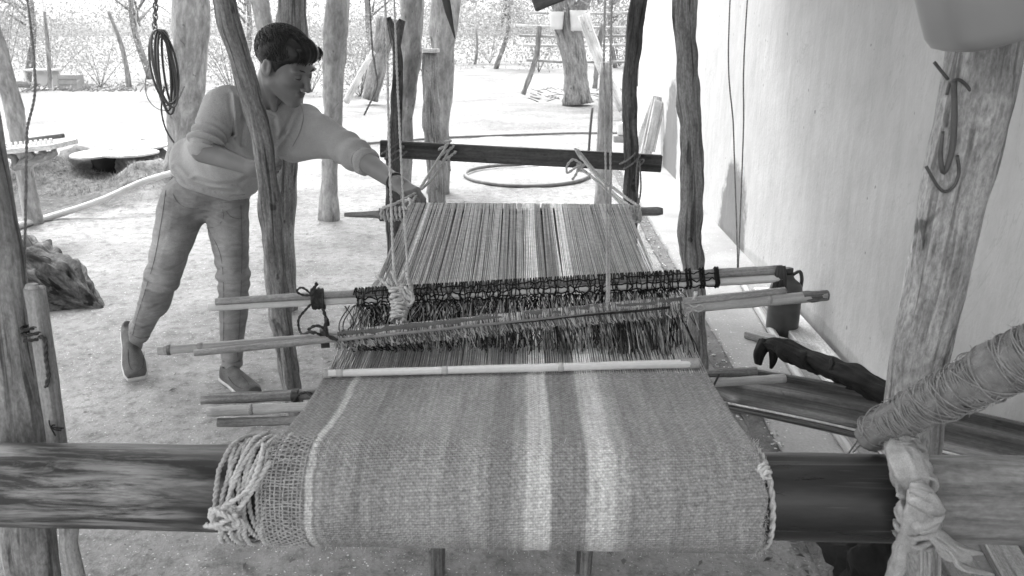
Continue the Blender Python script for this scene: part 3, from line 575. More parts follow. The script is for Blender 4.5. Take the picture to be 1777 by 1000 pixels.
tube(st_, [P(285, 150, Y), P(280, 190, Y), P(288, 225, Y), P(302, 248, Y)], .008, n=6)
tag(st_.build('coiled_strap', M['blackrubber']), 'dark rubber strap hung in loops from the chain', 'strap')
m = MB(); tube(m, [P(280, 60, Y), P(262, 100, Y), P(252, 150, Y), P(262, 180, Y), P(285, 192, Y), P(305, 180, Y), P(320, 150, Y)], .005, n=5); tag(m.build('wire', M['cord']), 'thin loose wire looped around the coiled strap', 'wire')
# tray of pegs fixed to the leaning tree
Y = 5.6; tr = thing('peg_tray', P(50, 275, Y), 'board with a row of short pegs, fixed to the leaning tree', 'tray')
a = P(-60, 268, Y); b = P(113, 250, Y); plank('board', a, b, .34, .035, M['paleboard'], tr, seed=2)
for i in range(20):
    p = a.lerp(b, .02 + i / 19 * .93) + V(0, -.1, .03); boxmb(MB(), p, (.018, .018, .05), bev=.003).build('peg', M['canepale'], tr, smooth=False)
plank('strip', a.lerp(b, .6) + V(0, .05, .05), a.lerp(b, .96) + V(0, .05, .055), .03, .03, M['board'], tr)
for i, t in enumerate((.35, .6, .75, .88)): T('bracket', [P(25, 290, Y + .05), a.lerp(b, (t + .3) / 1.3 - .02) + V(0, 0, -.055), a.lerp(b, t) + V(0, 0, -.028)], [.028, .024, .018], M['bark'], tr, n=8, step=.05, lump=.2, seed=i)
# gnarled log
lg = [P(-90, 452, 4.35), P(-20, 470, 4.3), P(45, 487, 4.25), P(95, 503, 4.2), P(140, 524, 4.15), P(182, 542, 4.1)]
m = MB(); tube(m, lg, [.22, .22, .20, .17, .10, .02], n=72, step=.016, lump=.22, groove=.42, seed=77, gfreq=4.2, tone=.62); 
M['logwood'] = wood('split log wood', .05, .22, 45, .08, crack=.85, patch=.5, bd=.012, fine=.4, csc=.7)
tag(m.build('log', M['logwood']), 'gnarled weathered log lying on the dirt at the left', 'log')
# ================================================================ THE LOOM
ZB = .825
FL, FR = H(567, 650, ZB), H(1222, 640, ZB)                    # fell line, left and right
bl, br = P(-190, 838, 1.06), P(1975, 871, 1.06); RB = .0655
def beam_c(x): t = (x - bl.x) / (br.x - bl.x); return bl.lerp(br, t)
XT = P(1572, 860, 1.0).x
fb = thing('front_beam', (bl.x, 1.06, bl.z), 'thick dark round cloth beam crossing the whole foreground', 'beam')
XM = P(335, 850, 1.0).x
LB = (br - bl).length; M['beam'] = mk_beam((XM - bl.x) / (br.x - bl.x) * LB, (XT - bl.x) / (br.x - bl.x) * LB)
tube(MB(), [bl, bl.lerp(br, .5), br], RB * .975, n=72, step=.015, lump=.012, groove=.012, seed=0).build('shaft', M['beam'], fb)
# ---- cloth
RR = .079
xl, xr = P(457, 860, .985).x, P(1331, 868, .985).x
STR = [(0, .36), (.079, .36), (.083, .74), (.095, .72), (.098, .40), (.110, .45), (.118, .41), (.175, .40), (.185, .33), (.20, .38), (.24, .38), (.27, .43), (.36, .47), (.37, .42), (.44, .47), (.455, .35), (.492, .37), (.50, .47), (.522, .50), (.527, .76), (.575, .82), (.579, .38), (.60, .345), (.645, .36), (.653, .74), (.700, .80), (.707, .55), (.73, .47), (.745, .38), (.775, .42), (.82, .43), (.828, .36), (.87, .39), (1.0, .38)]
SX = [a for a, _ in STR]; SYv = [b * .74 for _, b in STR]
def tone_u(u): return np.interp(u, SX, SYv)
def roll_path(x, n1=70, n2=150):
    c = beam_c(x); t = (x - xl) / (xr - xl); f = FL.lerp(FR, min(1, max(0, t))); dy, dz = f.y - c.y, f.z - c.z; d = math.hypot(dy, dz)
    a0 = math.atan2(dz, dy) + math.acos(RR / d); out = []
    ty, tz = c.y + RR * math.cos(a0), c.z + RR * math.sin(a0)
    for i in range(n1): k = i / n1; out.append((f.y + (ty - f.y) * k, f.z + (tz - f.z) * k - .006 * math.sin(math.pi * k), k))
    for i in range(n2 + 1): a = a0 + (5.4 - a0) * i / n2; out.append((c.y + RR * math.cos(a), c.z + RR * math.sin(a), 1 + i / n2))
    return out
weav = thing('weaving', (0, 1.2, ZB), 'striped handwoven wool cloth and its unwoven warp stretched along the loom', 'woven cloth')
NU = 200; v = []; g = []; tn = []; cols = []
for i in range(NU + 1):
    u = i / NU; x_r = xl + (xr - xl) * u; path = roll_path(x_r); L = 0; py = None
    for j, (y, z, k) in enumerate(path):
        if py: L += math.hypot(y - py[0], z - py[1])
        py = (y, z); xf = FL.x + (FR.x - FL.x) * u; kk = min(1, k); kk = kk * kk * (3 - 2 * kk) * .35 + kk * .65; x = xf + (x_r - xf) * kk
        if k > 1: x += (.006 * mn.noise(Vector((L * 30, u * 2, 3))) + .002 * mn.noise(Vector((L * 120, u * 2, 3)))) * (abs(u - .5) * 2) ** 3
        bump = .0012 * mn.noise(Vector((x * 18, L * 18, 1))) + .0006 * mn.noise(Vector((x * 70, L * 60, 2)))
        yy2, zz2 = y - bump * .6, z + bump * .8
        if k > 1: c = beam_c(x_r); dd = math.hypot(y - c.y, z - c.z); yy2 = c.y + (y - c.y) / dd * (dd + bump); zz2 = c.z + (z - c.z) / dd * (dd + bump)
        v.append((x, yy2, zz2)); g.append((u * .70, L, 0)); t_ = tone_u(min(1, max(0, u + .006 * mn.noise(Vector((L * 8, u * 9, 0))) + .0015 * mn.noise(Vector((L * 60, u * 30, 0)))))); 
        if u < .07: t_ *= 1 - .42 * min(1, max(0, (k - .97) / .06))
        tn.append(t_)
NP = len(path); f = [(i * NP + j, i * NP + j + 1, (i + 1) * NP + j + 1, (i + 1) * NP + j) for i in range(NU) for j in range(NP - 1)]
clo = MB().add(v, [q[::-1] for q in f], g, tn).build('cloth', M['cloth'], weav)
sm = clo.modifiers.new('thick', 'SOLIDIFY'); sm.thickness = .003; sm.offset = -1
# loose open selvedge: single yarns lying over the roll at the left edge
m = MB(); yarn_t = .36 * .62
def rollpt(u, ang, off=.004):
    x = xl + (xr - xl) * u; c = beam_c(x); return V(x, c.y + (RR + off) * math.cos(ang), c.z + (RR + off) * math.sin(ang))
for i in range(10):
    u = -.004 + i * .0088 + random.uniform(-.001, .001); s_ = random.random() * 9
    tube(m, [rollpt(u + .0018 * math.sin(a * 2.2 + s_), a, .0035 + .0012 * math.sin(a * 30 + i * 3.1)) for a in np.linspace(1.42, 5.2, 70)], .0013, n=5, step=.01, tone=random.uniform(.7, .95))
for j in range(66):
    a = 1.42 + j * .057 + random.uniform(-.008, .008); s_ = random.random() * 9
    tube(m, [rollpt(u, a + .012 * math.sin(u * 90 + s_), .0035 - .0013 * math.cos(u / .0088 * math.pi + j * math.pi)) for u in np.linspace(-.008, .080, 30)], .0013, n=5, step=.01, tone=random.uniform(.7, .95))
tag(m.build('loose_selvedge_yarn', M['warp'], weav), kind='stuff')
# fringe of fuzz along both edges and the roll
m = MB()
for k in range(2600):
    u = random.choice([random.gauss(0, .004), random.gauss(1, .004), random.random(), random.random()]); a = random.uniform(1.3, 5.0); p = rollpt(u, a, .001); q = p + V(random.gauss(0, .003), random.gauss(0, .003), random.gauss(0, .003)) + V(0, math.cos(a), math.sin(a)) * random.uniform(.001, .005)
    tube(m, [p, q], .0003, n=3, step=1, caps=False, tone=random.uniform(.8, 1.4))
tag(m.build('lint', M['warp'], weav), kind='stuff')
# warp threads
YF = 2.65; WL, WR = P(712, 362, YF), P(1087, 362, YF); ZF = (WL.z + WR.z) / 2
m = MB(); NT = 330; rods_y = [(1.53, .835), (1.72, .84)]
gaps = [(.02, .035), (.07, .08), (.11, .118), (.155, .165), (.215, .222), (.255, .262), (.37, .378), (.43, .437), (.49, .497), (.60, .612), (.655, .67), (.70, .705), (.83, .838), (.90, .907)]
for i in range(NT):
    u = (i + .5 + random.uniform(-.25, .25)) / NT; uf = u + .003 * math.sin(u * 95) + random.uniform(-.0020, .0020)
    for (a, b) in gaps:
        cc = (a + b) / 2
        if abs(uf - cc) < .013: uf += (.0015 + (b - a) * .18) * (1 if uf > cc else -1) * (1 - abs(uf - cc) / .013)
    xn = FL.x + (FR.x - FL.x) * u; xf = WL.x + (WR.x - WL.x) * uf; s_ = 1 if i % 2 else -1; wob = random.uniform(-.002, .002)
    def X(y): return xn + (xf - xn) * (y - FL.y) / (YF - FL.y)
    pts = [V(xn, FL.y - .004, ZB + .001), V(X(1.53) + wob, 1.53, ZB + .008 + s_ * .008), V(X(1.72) + wob, 1.72, ZB + .016 - s_ * .009), V(X(1.95), 1.95, ZB + .016 + s_ * .003), V(X(2.3) + wob, 2.3, ZB + (ZF - ZB) * .65 + .006), V(xf, YF - .004, ZF + .018), V(xf, YF + .012, ZF + .012), V(xf, YF + .018, ZF - .006)]
    tt = float(tone_u(u)) / .74; t_ = (tt / .36) * random.choice([.74, .86, .94, 1., 1.08, 1.16]); t_ = min(t_, 2.5)
    tube(m, pts, random.uniform(.0010, .0016), n=4, step=.2, tone=t_, caps=False, seed=i)
tag(m.build('warp_thread', M['warp'], weav), kind='stuff')
m = MB()                                                           # the return layer of the endless warp, below
for i in range(330):
    u = (i + random.random()) / 330; xn = FL.x + (FR.x - FL.x) * u; xf = WL.x + (WR.x - WL.x) * u
    tube(m, [V(xn, 1.12, ZB - .10), V((xn + xf) / 2, 1.9, ZB - .075), V(xf, YF, ZF - .016)], .0021, n=4, step=1, tone=random.uniform(.45, .8), caps=False)
tag(m.build('return_thread', M['warp'], weav), kind='stuff')
# far bar
bar = thing('warp_bar', P(875, 366, YF), 'round wooden bar holding the far end of the warp', 'bar'); q0, q1 = P(598, 373, YF), P(1150, 367, YF)
tube(MB(), [q0, q0.lerp(q1, .1), q0.lerp(q1, .117), q0.lerp(q1, .5), q0.lerp(q1, .985), q1], [.007, .0125, .0155, .0155, .0145, .011], n=16, step=.02, lump=.06, groove=.06, seed=90).build('shaft', M['dirtystick'], bar)
tube(MB(), [q0.lerp(q1, .112), q0.lerp(q1, .128)], .0215, n=16, step=.01, lump=.1).build('collar', M['postdark'], bar)
# crossboard
Yc = 3.44; ba, bb = P(660, 258, Yc), P(1148, 284, Yc)
tag(plank('crossboard', ba, bb, .03, .072, M['board'], seed=6), 'dark sawn board lashed level between the two thin dark posts', 'board')
# ropes pulling the bar back to the board
def cordobj(name, paths, r, mat, label, cat, group=None, strands=2, parent=None):
    m = MB(); [rope(m, p, r, strands=strands, tone=random.uniform(.9, 1.1)) for p in paths]; o = m.build(name, mat, parent)
    return tag(o, label, cat, group) if parent is None else o
Yb = Yc - .03
lp = [[P(776, 252, Yb), P(752, 290, 3.1), P(722, 340, 2.72), P(712, 358, YF - .03)], [P(782, 256, Yb), P(760, 297, 3.1), P(734, 326, 2.8), P(690, 352, YF - .03), P(664, 362, YF - .025), P(662, 380, YF - .02)],
      helix(P(770, 248, Yb), P(782, 275, Yb), .03, 3, wob=.3), helix(P(664, 372, YF), P(700, 371, YF), .021, 5, wob=.3), [P(700, 350, YF - .03), P(712, 346, YF - .05), P(708, 362, YF - .04), P(698, 358, YF - .03)], [P(780, 272, Yb - .02), P(778, 285, Yb - .03), P(781, 297, Yb - .02)]]
cordobj('tie_rope', lp, .0055, M['rope'], 'pale rope tying the left end of the far bar to the board', 'rope')
rp = [[P(998, 258, Yb), P(1030, 300, 3.1), P(1070, 340, 2.8), P(1100, 362, YF - .02)], [P(1003, 260, Yb), P(1040, 305, 3.1), P(1076, 335, 2.8), P(1108, 358, YF - .02)], [P(1006, 290, 3.3), P(1040, 318, 3.05), P(1092, 366, YF - .02)],
      helix(P(1088, 369, YF), P(1112, 369, YF), .021, 5, wob=.35), [P(1010, 286, 3.3), P(995, 277, 3.3), P(984, 288, 3.3), P(985, 300, 3.3), P(1000, 290, 3.28), P(1012, 286, 3.28)], [P(1004, 288, 3.28), P(1001, 300, 3.28), P(993, 312, 3.28)], [P(1000, 262, 3.35), P(1008, 275, 3.3), P(1016, 282, 3.28), P(1008, 292, 3.28), P(1002, 284, 3.28)],
      [P(1106, 372, YF - .03), P(1110, 384, YF - .04), P(1098, 384, YF - .04), P(1094, 376, YF - .03)], [P(1100, 372, YF - .03), P(1088, 380, YF - .03), P(1082, 374, YF - .03)]]
cordobj('tie_rope', rp, .0055, M['rope'], 'pale rope with a bow tying the right end of the far bar to the board', 'rope')
cordobj('lashing', [helix(P(1088, 268, 3.36), P(1102, 290, 3.36), .042, 2.5, wob=.3), [P(1107, 275, 3.3), P(1104, 320, 3.3), P(1108, 350, 3.3)], [P(1110, 280, 3.3), P(1112, 330, 3.3), P(1106, 360, 3.28)]], .004, M['cord'], 'grey cord lashing the crossboard to the right dark post', 'cord')
cordobj('lashing', [helix(P(676, 252, 3.36), P(690, 280, 3.36), .046, 3, wob=.3)], .004, M['cord'], 'grey cord lashing the crossboard to the forked post', 'cord')
# ---- heddle rods
def rod(parent, name, a, b, ra, rb, mat, seed, nodes=(), lump=.06, step=.02, sag=0.):
    a, b = Vector(a), Vector(b); n = 16; L = (b - a).length; ts = sorted(set([i / 8 for i in range(9)])); pts = [a.lerp(b, t) - V(0, 0, sag * 4 * t * (1 - t)) + V(0, .002 * mn.noise(Vector((t * 3, seed, 0))), .003 * mn.noise(Vector((t * 3, seed, 5)))) for t in ts]
    m = MB(); tube(m, pts, [ra + (rb - ra) * t for t in ts], n=n, step=step, lump=lump, groove=.03, seed=seed)
    for t in nodes: c = a.lerp(b, t); d = (b - a).normalized() * .004; r = ra + (rb - ra) * t; tube(m, [c - d * 1.6, c - d * .4, c + d * .4, c + d * 1.6], [r * .98, r * 1.14, r * 1.14, r * .98], n=n, step=.01, seed=seed, tone=.75)
    return m.build(name, mat, parent)
hA = thing('heddle_rods', H(860, 500, .9), 'far pair of heddle rods bound with black yarn loops', 'heddle rods')
A1a, A1b = H(374, 524, .905), H(1357, 468, .915); A2a, A2b = H(362, 533, .892), H(1355, 483, .897)
rod(hA, 'rod', A1a, A1b, .0075, .0105, M['stick'], 101); rod(hA, 'rod', A2a, A2b, .0085, .0095, M['canepale'], 102)
hB = thing('heddle_rods', H(860, 560, .89), 'near pair of heddle rods with a notched cane tip and fuzzy grey binding', 'heddle rods')
B1a, B1b = H(334, 610, .892), H(1362, 505, .912); B2a, B2b = H(274, 609, .880), H(1432, 513, .898)
rod(hB, 'rod', H(337, 613, .89), B1b, .006, .0085, M['stick'], 103)
rod(hB, 'cane', B2a, B2b, .0082, .0118, M['cane'], 104, nodes=(.012, .055, .33, .62, .9))
c = B2b; d = (B2b - B2a).normalized(); tube(MB(), [c - d * .055, c - d * .02, c + d * .004], [.0125, .0135, .0115], n=14, step=.006, lump=.12, groove=.1, seed=9).build('knotted_end', M['dirtystick'], hB)
tube(MB(), [B2a.lerp(B2b, .012), B2a.lerp(B2b, .0165)], .0098, n=14).build('ring', M['dirtystick'], hB)
def lineAt(a, b, px):                       # point of a rod nearest the pixel column
    lo, hi = 0., 1.
    for _ in range(30):
        t = (lo + hi) / 2; p = a.lerp(b, t); fw = Vector((-math.sin(YA), math.cos(YA), 0)); rt = Vector((math.cos(YA), math.sin(YA), 0)); q = p - O
        X_ = q.dot(rt) / (q.dot(fw) * math.cos(TH) - q.z * math.sin(TH)) * F + 888.5
        if X_ < px: lo = t
        else: hi = t
    return a.lerp(b, lo)
def proj_len(): pass
# black yarn loops on A, hanging down to the warp
m = MB(); random.seed(11)
for i in range(250):
    px = 617 + (1180 - 617) * ((i + random.random() * .9) / 250) ** (1.0); dens = 1 if px < 900 else (.75 if px < 1120 else .55)
    if random.random() > dens and i % 3: continue
    p1, p2 = lineAt(A1a, A1b, px), lineAt(A2a, A2b, px); j = lambda s=.004: random.gauss(0, s)
    lp_ = [p1 + V(j(.001), .013, -.004), p1 + V(j(.001), .0, .0130), p1 + V(j(.002), -.0115, .001), p2 + V(j(.004), -.0115, .002), p2 + V(j(.004), -.009, -.012)]
    tube(m, lp_[:3 + 2 * (random.random() < .5)], random.uniform(.0010, .0017), n=5, step=.012, tone=random.choice([.5, .8, 1.2, 2., 3.]))
    for _q in range(2 if px < 1200 else 0):
        x2 = p2.x + j(.012); e = V(x2 + j(.01), 1.62 + random.uniform(-.05, .06), ZB + .012)
        tube(m, [p2 + V(j(), -.008, -.010), p2.lerp(e, .4) + V(j(.006), j(.004), -.004), p2.lerp(e, .75) + V(j(.006), j(.004), -.002), e], random.uniform(.0009, .0015), n=4, step=.03, tone=random.choice([.4, .6, .8, 1., 1.5, 3., 5.]))
for (x0, r_) in ((1190, .003), (1196, .003), (1214, .003), (1219, .003), (1240, .0035), (1244, .003)):
    p1, p2 = lineAt(A1a, A1b, x0), lineAt(A2a, A2b, x0 + 2); tube(m, [p1 + V(0, .013, 0), p1 + V(0, 0, .0135), p1 + V(0, -.0125, 0), p2 + V(0, -.0125, 0), p2 + V(0, -.002, -.0125)], r_, n=6, step=.01, tone=.6)
for k in range(3):                                              # running yarn that links the loops
    pts = []
    for i in range(120):
        px = 620 + i * 5.2; p1 = lineAt(A1a, A1b, px); p2 = lineAt(A2a, A2b, px); pts.append([p1.lerp(p2, .5) + V(0, -.013, random.gauss(0, .0018)), p2 + V(0, -.011, -.006 + random.gauss(0, .002)), p1 + V(0, -.010, .006 + random.gauss(0, .002))][k])
    tube(m, pts, .0017, n=5, step=1, tone=.7)
tag(m.build('heddle_loop', M['yarn'], hA), kind='stuff')
# light threads seen between the loops
m = MB()
for i in range(170):
    px = random.uniform(600, 1190); p = lineAt(A2a, A2b, px); e = V(p.x + random.gauss(0, .012), 1.60 + random.uniform(-.04, .03), ZB + random.uniform(.01, .03)); tube(m, [p + V(0, -.006, -.012), p.lerp(e, .5) + V(random.gauss(0, .005), 0, 0), e], random.uniform(.0006, .0011), n=4, step=.05, tone=random.uniform(.7, 1.5))
tag(m.build('heddle_thread', M['fuzz'], hA), kind='stuff')
# fuzzy wound binding on B and dark loops below
m = MB(); n2 = MB(); random.seed(12)
for i in range(1500):
    px = random.uniform(586, 1182); a = lineAt(B1a, B1b, px + 2); b = lineAt(B2a, B2b, px); j = random.gauss
    r1 = .0105; l = random.uniform(-.006, .010); 
    tube(m, [a + V(0, r1, -.002), a + V(j(0, .001), .001, r1 + .001), a + V(j(0, .001) + l * .3, -r1, .001), b + V(l * .6, -.0125, .004), b + V(l + j(0, .003), -.0125, -.008), b + V(l * 1.5 + j(0, .004), -.010 + j(0, .003), -.014 - random.random() * .010)][random.choice([0, 0, 2]):], random.uniform(.0006, .0014), n=4, step=.02, caps=False, tone=random.choice([.25, .45, .8, 1.2, 1.7]))
rodfz = [lineAt(B1a, B1b, 586), lineAt(B1a, B1b, 900) + V(0, .003, .002), lineAt(B1a, B1b, 1182)]
tube(m, rodfz, .0098, n=10, step=.008, lump=.15, groove=.3, tone=.35, seed=5)
tube(m, [lineAt(B2a, B2b, 588), lineAt(B2a, B2b, 1182)], [.0108, .0128], n=10, step=.008, lump=.12, groove=.3, tone=.35, seed=6)
tag(m.build('binding_yarn', M['fuzz'], hB), kind='stuff')
gp = [lineAt(B1a, B1b, 590 + i * 30).lerp(lineAt(B2a, B2b, 590 + i * 30), .45) + V(0, -.0125, .0012 * math.sin(i)) for i in range(20)]
tube(n2, gp, .0028, n=6, step=.02, tone=1.2)
for i in range(620):
    px = random.uniform(588, 1184); b = lineAt(B2a, B2b, px); j = random.gauss; yy_ = 1.455 + random.random() * .07; e = V(b.x + j(0, .006), yy_, ZB + .012 + random.random() * .006)
    side = random.uniform(-.008, .016); s0 = b + V(j(0, .002), random.uniform(-.012, .010), -.012)
    tube(n2, [s0, s0.lerp(e, .4) + V(side * .5, -.006, .0), s0.lerp(e, .8) + V(side, -.004, -.002), e + V(side * .8, 0, 0)], random.uniform(.0008, .0014), n=4, step=.03, tone=random.choice([.6, .8, 1., 2., 4., 8., 12.]))
for px in (600, 608, 616, 628, 640, 560 + 90):
    a = lineAt(A2a, A2b, px); b = lineAt(B1a, B1b, px - 20 + random.random() * 20); c_ = lineAt(B2a, B2b, px); tube(n2, [a + V(0, -.01, -.01), a.lerp(b, .5) + V(random.gauss(0, .01), 0, -.01), b + V(0, -.008, .006), c_ + V(0, -.012, -.01), V(c_.x + .015, 1.45, ZB + .025), V(c_.x + .03, 1.47, ZB + .01)], .0012, n=5, step=.02, tone=1)
tag(n2.build('heddle_loop', M['yarn'], hB), kind='stuff')
# dark tape and cord joining the rods at the left
random.seed(14)
def wrapb(parent, name, a, b, R_, turns, r, mat, wob=.1, oval=1.):
    m = MB(); tube(m, helix(a, b, R_, turns, wob=wob, oval=oval), r, n=6, step=.01); return m.build(name, mat, parent)
pa, pb = lineAt(A1a, A1b, 541).lerp(lineAt(A2a, A2b, 541), .5), lineAt(A1a, A1b, 563).lerp(lineAt(A2a, A2b, 563), .5); wrapb(hA, 'binding', pa, pb, .0175, 7, .0028, M['ropedark'], .2, 1.15)
m = MB(); k = pa.lerp(pb, .3) + V(0, -.02, .015)
rope(m, [k, k + V(-.02, 0, .016), k + V(-.032, 0, .008), k + V(-.02, 0, 0), k], .0025); rope(m, [k, k + V(.004, 0, .014), k + V(.012, 0, .026)], .004)
q = lineAt(B1a, B1b, 560)
rope(m, [k + V(-.005, 0, -.02), k + V(-.03, -.01, -.05), k + V(-.02, -.03, -.075), q + V(-.015, -.02, .02), q + V(0, -.01, .01)], .0028); rope(m, [k + V(.02, 0, -.03), k + V(.03, -.01, -.06), q + V(.012, -.01, .04), q + V(.01, -.01, .012), q + V(.03, -.01, .0)], .0038)
rope(m, [q + V(-.012, -.012, .012), q + V(-.02, -.015, .022), q + V(-.005, -.015, .03), q + V(.012, -.012, .022)], .003)
m.build('cord', M['ropedark'], hA)
pa, pb = lineAt(B1a, B1b, 556).lerp(lineAt(B2a, B2b, 556), .5), lineAt(B1a, B1b, 571).lerp(lineAt(B2a, B2b, 571), .5); tube(MB(), [pa, pb], .0195, n=16, step=.004, lump=.05, groove=.06).build('black_tape', M['blackrubber'], hB)
m = MB(); px = 1202; k = lineAt(B2a, B2b, px) + V(0, -.014, .004)
rope(m, [k + V(-.02, 0, .01), k, k + V(.012, 0, .005), k + V(.02, 0, -.003), k + V(.01, 0, -.01), k + V(-.005, 0, -.004), k + V(-.02, 0, .0), k + V(-.028, 0, -.01), k + V(-.012, .0, -.014), k], .0018); rope(m, [k + V(-.01, 0, -.01), k + V(-.013, -.01, -.05), k + V(-.004, -.02, -.09)], .0018)
rope(m, [k + V(0, 0, .014), k + V(.004, .01, .03)], .0045); rope(m, [k + V(-.015, 0, 0), k + V(-.022, -.01, -.05), k + V(-.028, -.02, -.075)], .0035, tone=1); m.build('string', M['rope'], hB)
tg = thing('strap_tag', lineAt(A1a, A1b, 1352), 'black rubber tag hanging from the right end of the far heddle rods', 'tag'); e = lineAt(A1a, A1b, 1352)
M_ = MB(); 
for dx in (-.008, 0, .008): tube(M_, [e + V(dx * .5, -.012, .012), e + V(dx, -.016, -.01), e + V(dx * 1.5, -.016, -.045)], .006, n=6, step=.01, flat=.4)
M_.build('strap', M['blackrubber'], tg)
# temple cane at the fell
tp = thing('temple_cane', H(888, 640, ZB + .012), 'slim pale cane laid across the cloth where the weaving ends', 'cane')
t0, t1 = H(570, 648, ZB + .013), H(1208, 631, ZB + .014); rod(tp, 'cane', t0, t1, .0068, .0082, M['canepale'], 110, nodes=(.03, .31, .625), lump=.03)
tube(MB(), [t1 - V(.03, 0, 0), t1 + V(.006, 0, 0)], .0105, n=14, step=.006, lump=.1).build('wrapping', M['fuzz'], tp)
tube(MB(), [t0 - V(.008, 0, 0), t0 + V(.006, 0, 0)], .008, n=10, step=.004, lump=.3).build('tip', M['rag'], tp)
# treadle sticks passing under the cloth
for i, (x0, y0, x1, y1, z, r, mt, lab) in enumerate(((350, 693, 1312, 645, .47, .0155, 'dirtystick', 'uppermost dark stick of the three under the cloth'), (360, 715, 1362, 657, .46, .0145, 'cane', 'pale middle cane of the three under the cloth'), (378, 734, 1262, 705, .43, .0125, 'dirtystick', 'lowest thin dark stick of the three under the cloth'))):
    o = thing('treadle_stick', H(x0, y0, z), lab, 'stick', 'sticks hanging under the cloth'); rod(o, 'stick', H(x0, y0, z), H(x1, y1, z), r, r * .9, M[mt], 120 + i, nodes=(.07, .2) if i == 1 else (), lump=.1)
    if i == 0: a = H(507, 686, .47); tube(MB(), [a, a + V(.02, 0, 0)], .018, n=14, step=.004, lump=.05).build('tie', M['blackrubber'], o)
sl = thing('sling', H(532, 690, .47), 'dark cord slinging the three sticks under the warp', 'cord')
for pth in ([H(532, 688, .47) + V(0, 0, .012), V(-.30, 1.45, .62), V(-.29, 1.5, .80)], [H(1248, 650, .47), V(.33, 1.55, .66), V(.31, 1.55, .82)], helix(H(528, 700, .46), H(534, 700, .45), .03, 2)): cordobj('cord', [pth], .003, M['ropedark'], '', '', parent=sl)
# ---- rope bundle on the beam, left of the cloth
random.seed(21); m = MB()
for k in range(11):
    x0 = P(386 + k * 7.6 + random.uniform(-3, 3), 850, 1.).x; pts = []
    for i in range(34):
        a = i / 33 * 6.2832; xx = x0 + random.uniform(-.001, .001) + .014 * math.sin(a + k * 1.9); c = beam_c(xx); R_ = RB + .008 + (.006 if k % 3 == 1 else 0) + .002 * math.sin(3 * a + k); pts.append(V(xx, c.y + R_ * math.cos(a), c.z + R_ * math.sin(a)))
    rope(m, pts, .0038, tw=.017, tone=random.uniform(.75, 1.05))
c = beam_c(P(372, 850, 1.).x); pts = [V(c.x + .055 + .01 * math.sin(a) - .060 * max(0, math.sin(a / 2)) ** 1.3, c.y + (RB + .012) * math.cos(a + 1.1), c.z + (RB + .012) * math.sin(a + 1.1)) for a in np.linspace(0, 6.28, 30)]; rope(m, pts, .0040, tw=.018)
k = P(395, 896, .96)
for q in range(3): rope(m, [k + V(.022 * math.cos(a + q) * (.6 + .2 * q), -.004 * q + .006 * math.sin(2 * a), .013 * math.sin(a * 1. + q * .7)) for a in np.linspace(0, 6.28, 16)], .0042, tw=.019)
rope(m, [k + V(.02, -.01, .01), k + V(-.01, -.015, -.004), k + V(-.03, -.005, -.012), k + V(-.012, 0, -.018), k + V(.02, 0, -.01)], .0042, tw=.019); rope(m, [k + V(0, -.008, .02), P(430, 850, .965), P(452, 800, .975), P(458, 770, 1.01)], .0040, tw=.019)
rope(m, [P(470, 800, .98), P(445, 840, .968), P(425, 870, .965), P(400, 900, .965)], .0040, tw=.019)
tag(m.build('rope_bundle', M['rope']), 'bundle of pale rope wound and knotted around the beam left of the cloth', 'rope')
c = beam_c(P(1338, 860, 1.).x); m = MB(); rope(m, [V(c.x - .004 + .008 * math.sin(a * .5 - .6), c.y + (RB + .006) * math.cos(a), c.z + (RB + .006) * math.sin(a)) for a in np.linspace(1.2, 7.2, 40)], .0045); rope(m, helix(P(1322, 808, .99), P(1332, 828, .975), .006, 3, wob=.5), .003)
tag(m.build('cord', M['rope']), 'single pale cord around the beam at the right edge of the cloth', 'rope')
# ---- uprights in the foreground
p0, _ = post('left_upright', [(-62, 120), (-28, 320), (-2, 480), (20, 620), (38, 780), (60, 1010)], 1.22, [40, 42, 43, 44, 48, 50], M['post'], 'thick weathered upright standing behind the left end of the beam', 'post', n=40, step=.012, seed=131, groove=.09, lump=.08, top=0)
bam = [P(60, 500, 1.20), P(84, 660, 1.20), P(118, 900, 1.20), P(132, 1000, 1.20)]; bam.append(V(bam[-1].x + .05, 1.2, -.01))
bo = thing('cane_upright', V(bam[-1].x, 1.2, 0), 'round cane standing against the thick left upright', 'cane'); tube(MB(), bam, .0155, n=20, step=.02, lump=.03, seed=132).build('cane', M['stick'], bo)
tube(MB(), [P(62, 522, 1.2), P(57, 506, 1.2), P(56, 494, 1.2)], [.011, .0115, .009], n=14, step=.006, lump=.1).build('peg', M['cane'], bo)
m = MB(); rope(m, helix(P(58, 560, 1.2), P(64, 585, 1.2), .019, 2.6, wob=.2), .003); rope(m, [P(68, 584, 1.185), P(78, 590, 1.18), P(80, 620, 1.18), P(84, 650, 1.18), P(80, 672, 1.18)], .0035, tone=1.4); m.build('black_cord', M['ropedark'], bo)
m = MB(); k = P(88, 742, 1.185)
for a, b in ((4, -20), (16, -12), (30, -4), (22, 4), (14, 12), (8, -8), (26, -2)): tube(m, [k, k + V(a * .0004, -.004, -b * .0005), k + V(a * .0009, -.006 + random.gauss(0, .003), -b * .0008)], .0012, n=4, step=.01)
tag(m.build('frayed_cord', M['ropedark']), 'frayed end of dark cord sticking out above the left of the beam', 'cord')
post('right_upright', [(1716, 40), (1690, 180), (1655, 340), (1622, 500), (1590, 640), (1577, 770), (1600, 1010)], 1.38, [56, 57, 52, 50, 48, 42, 32], M['postlight'], 'big pale cracked upright leaning right, tied to the beam with white rag', 'post', n=44, step=.012, seed=133, groove=.07, lump=.05, top=0, gfreq=2.6)
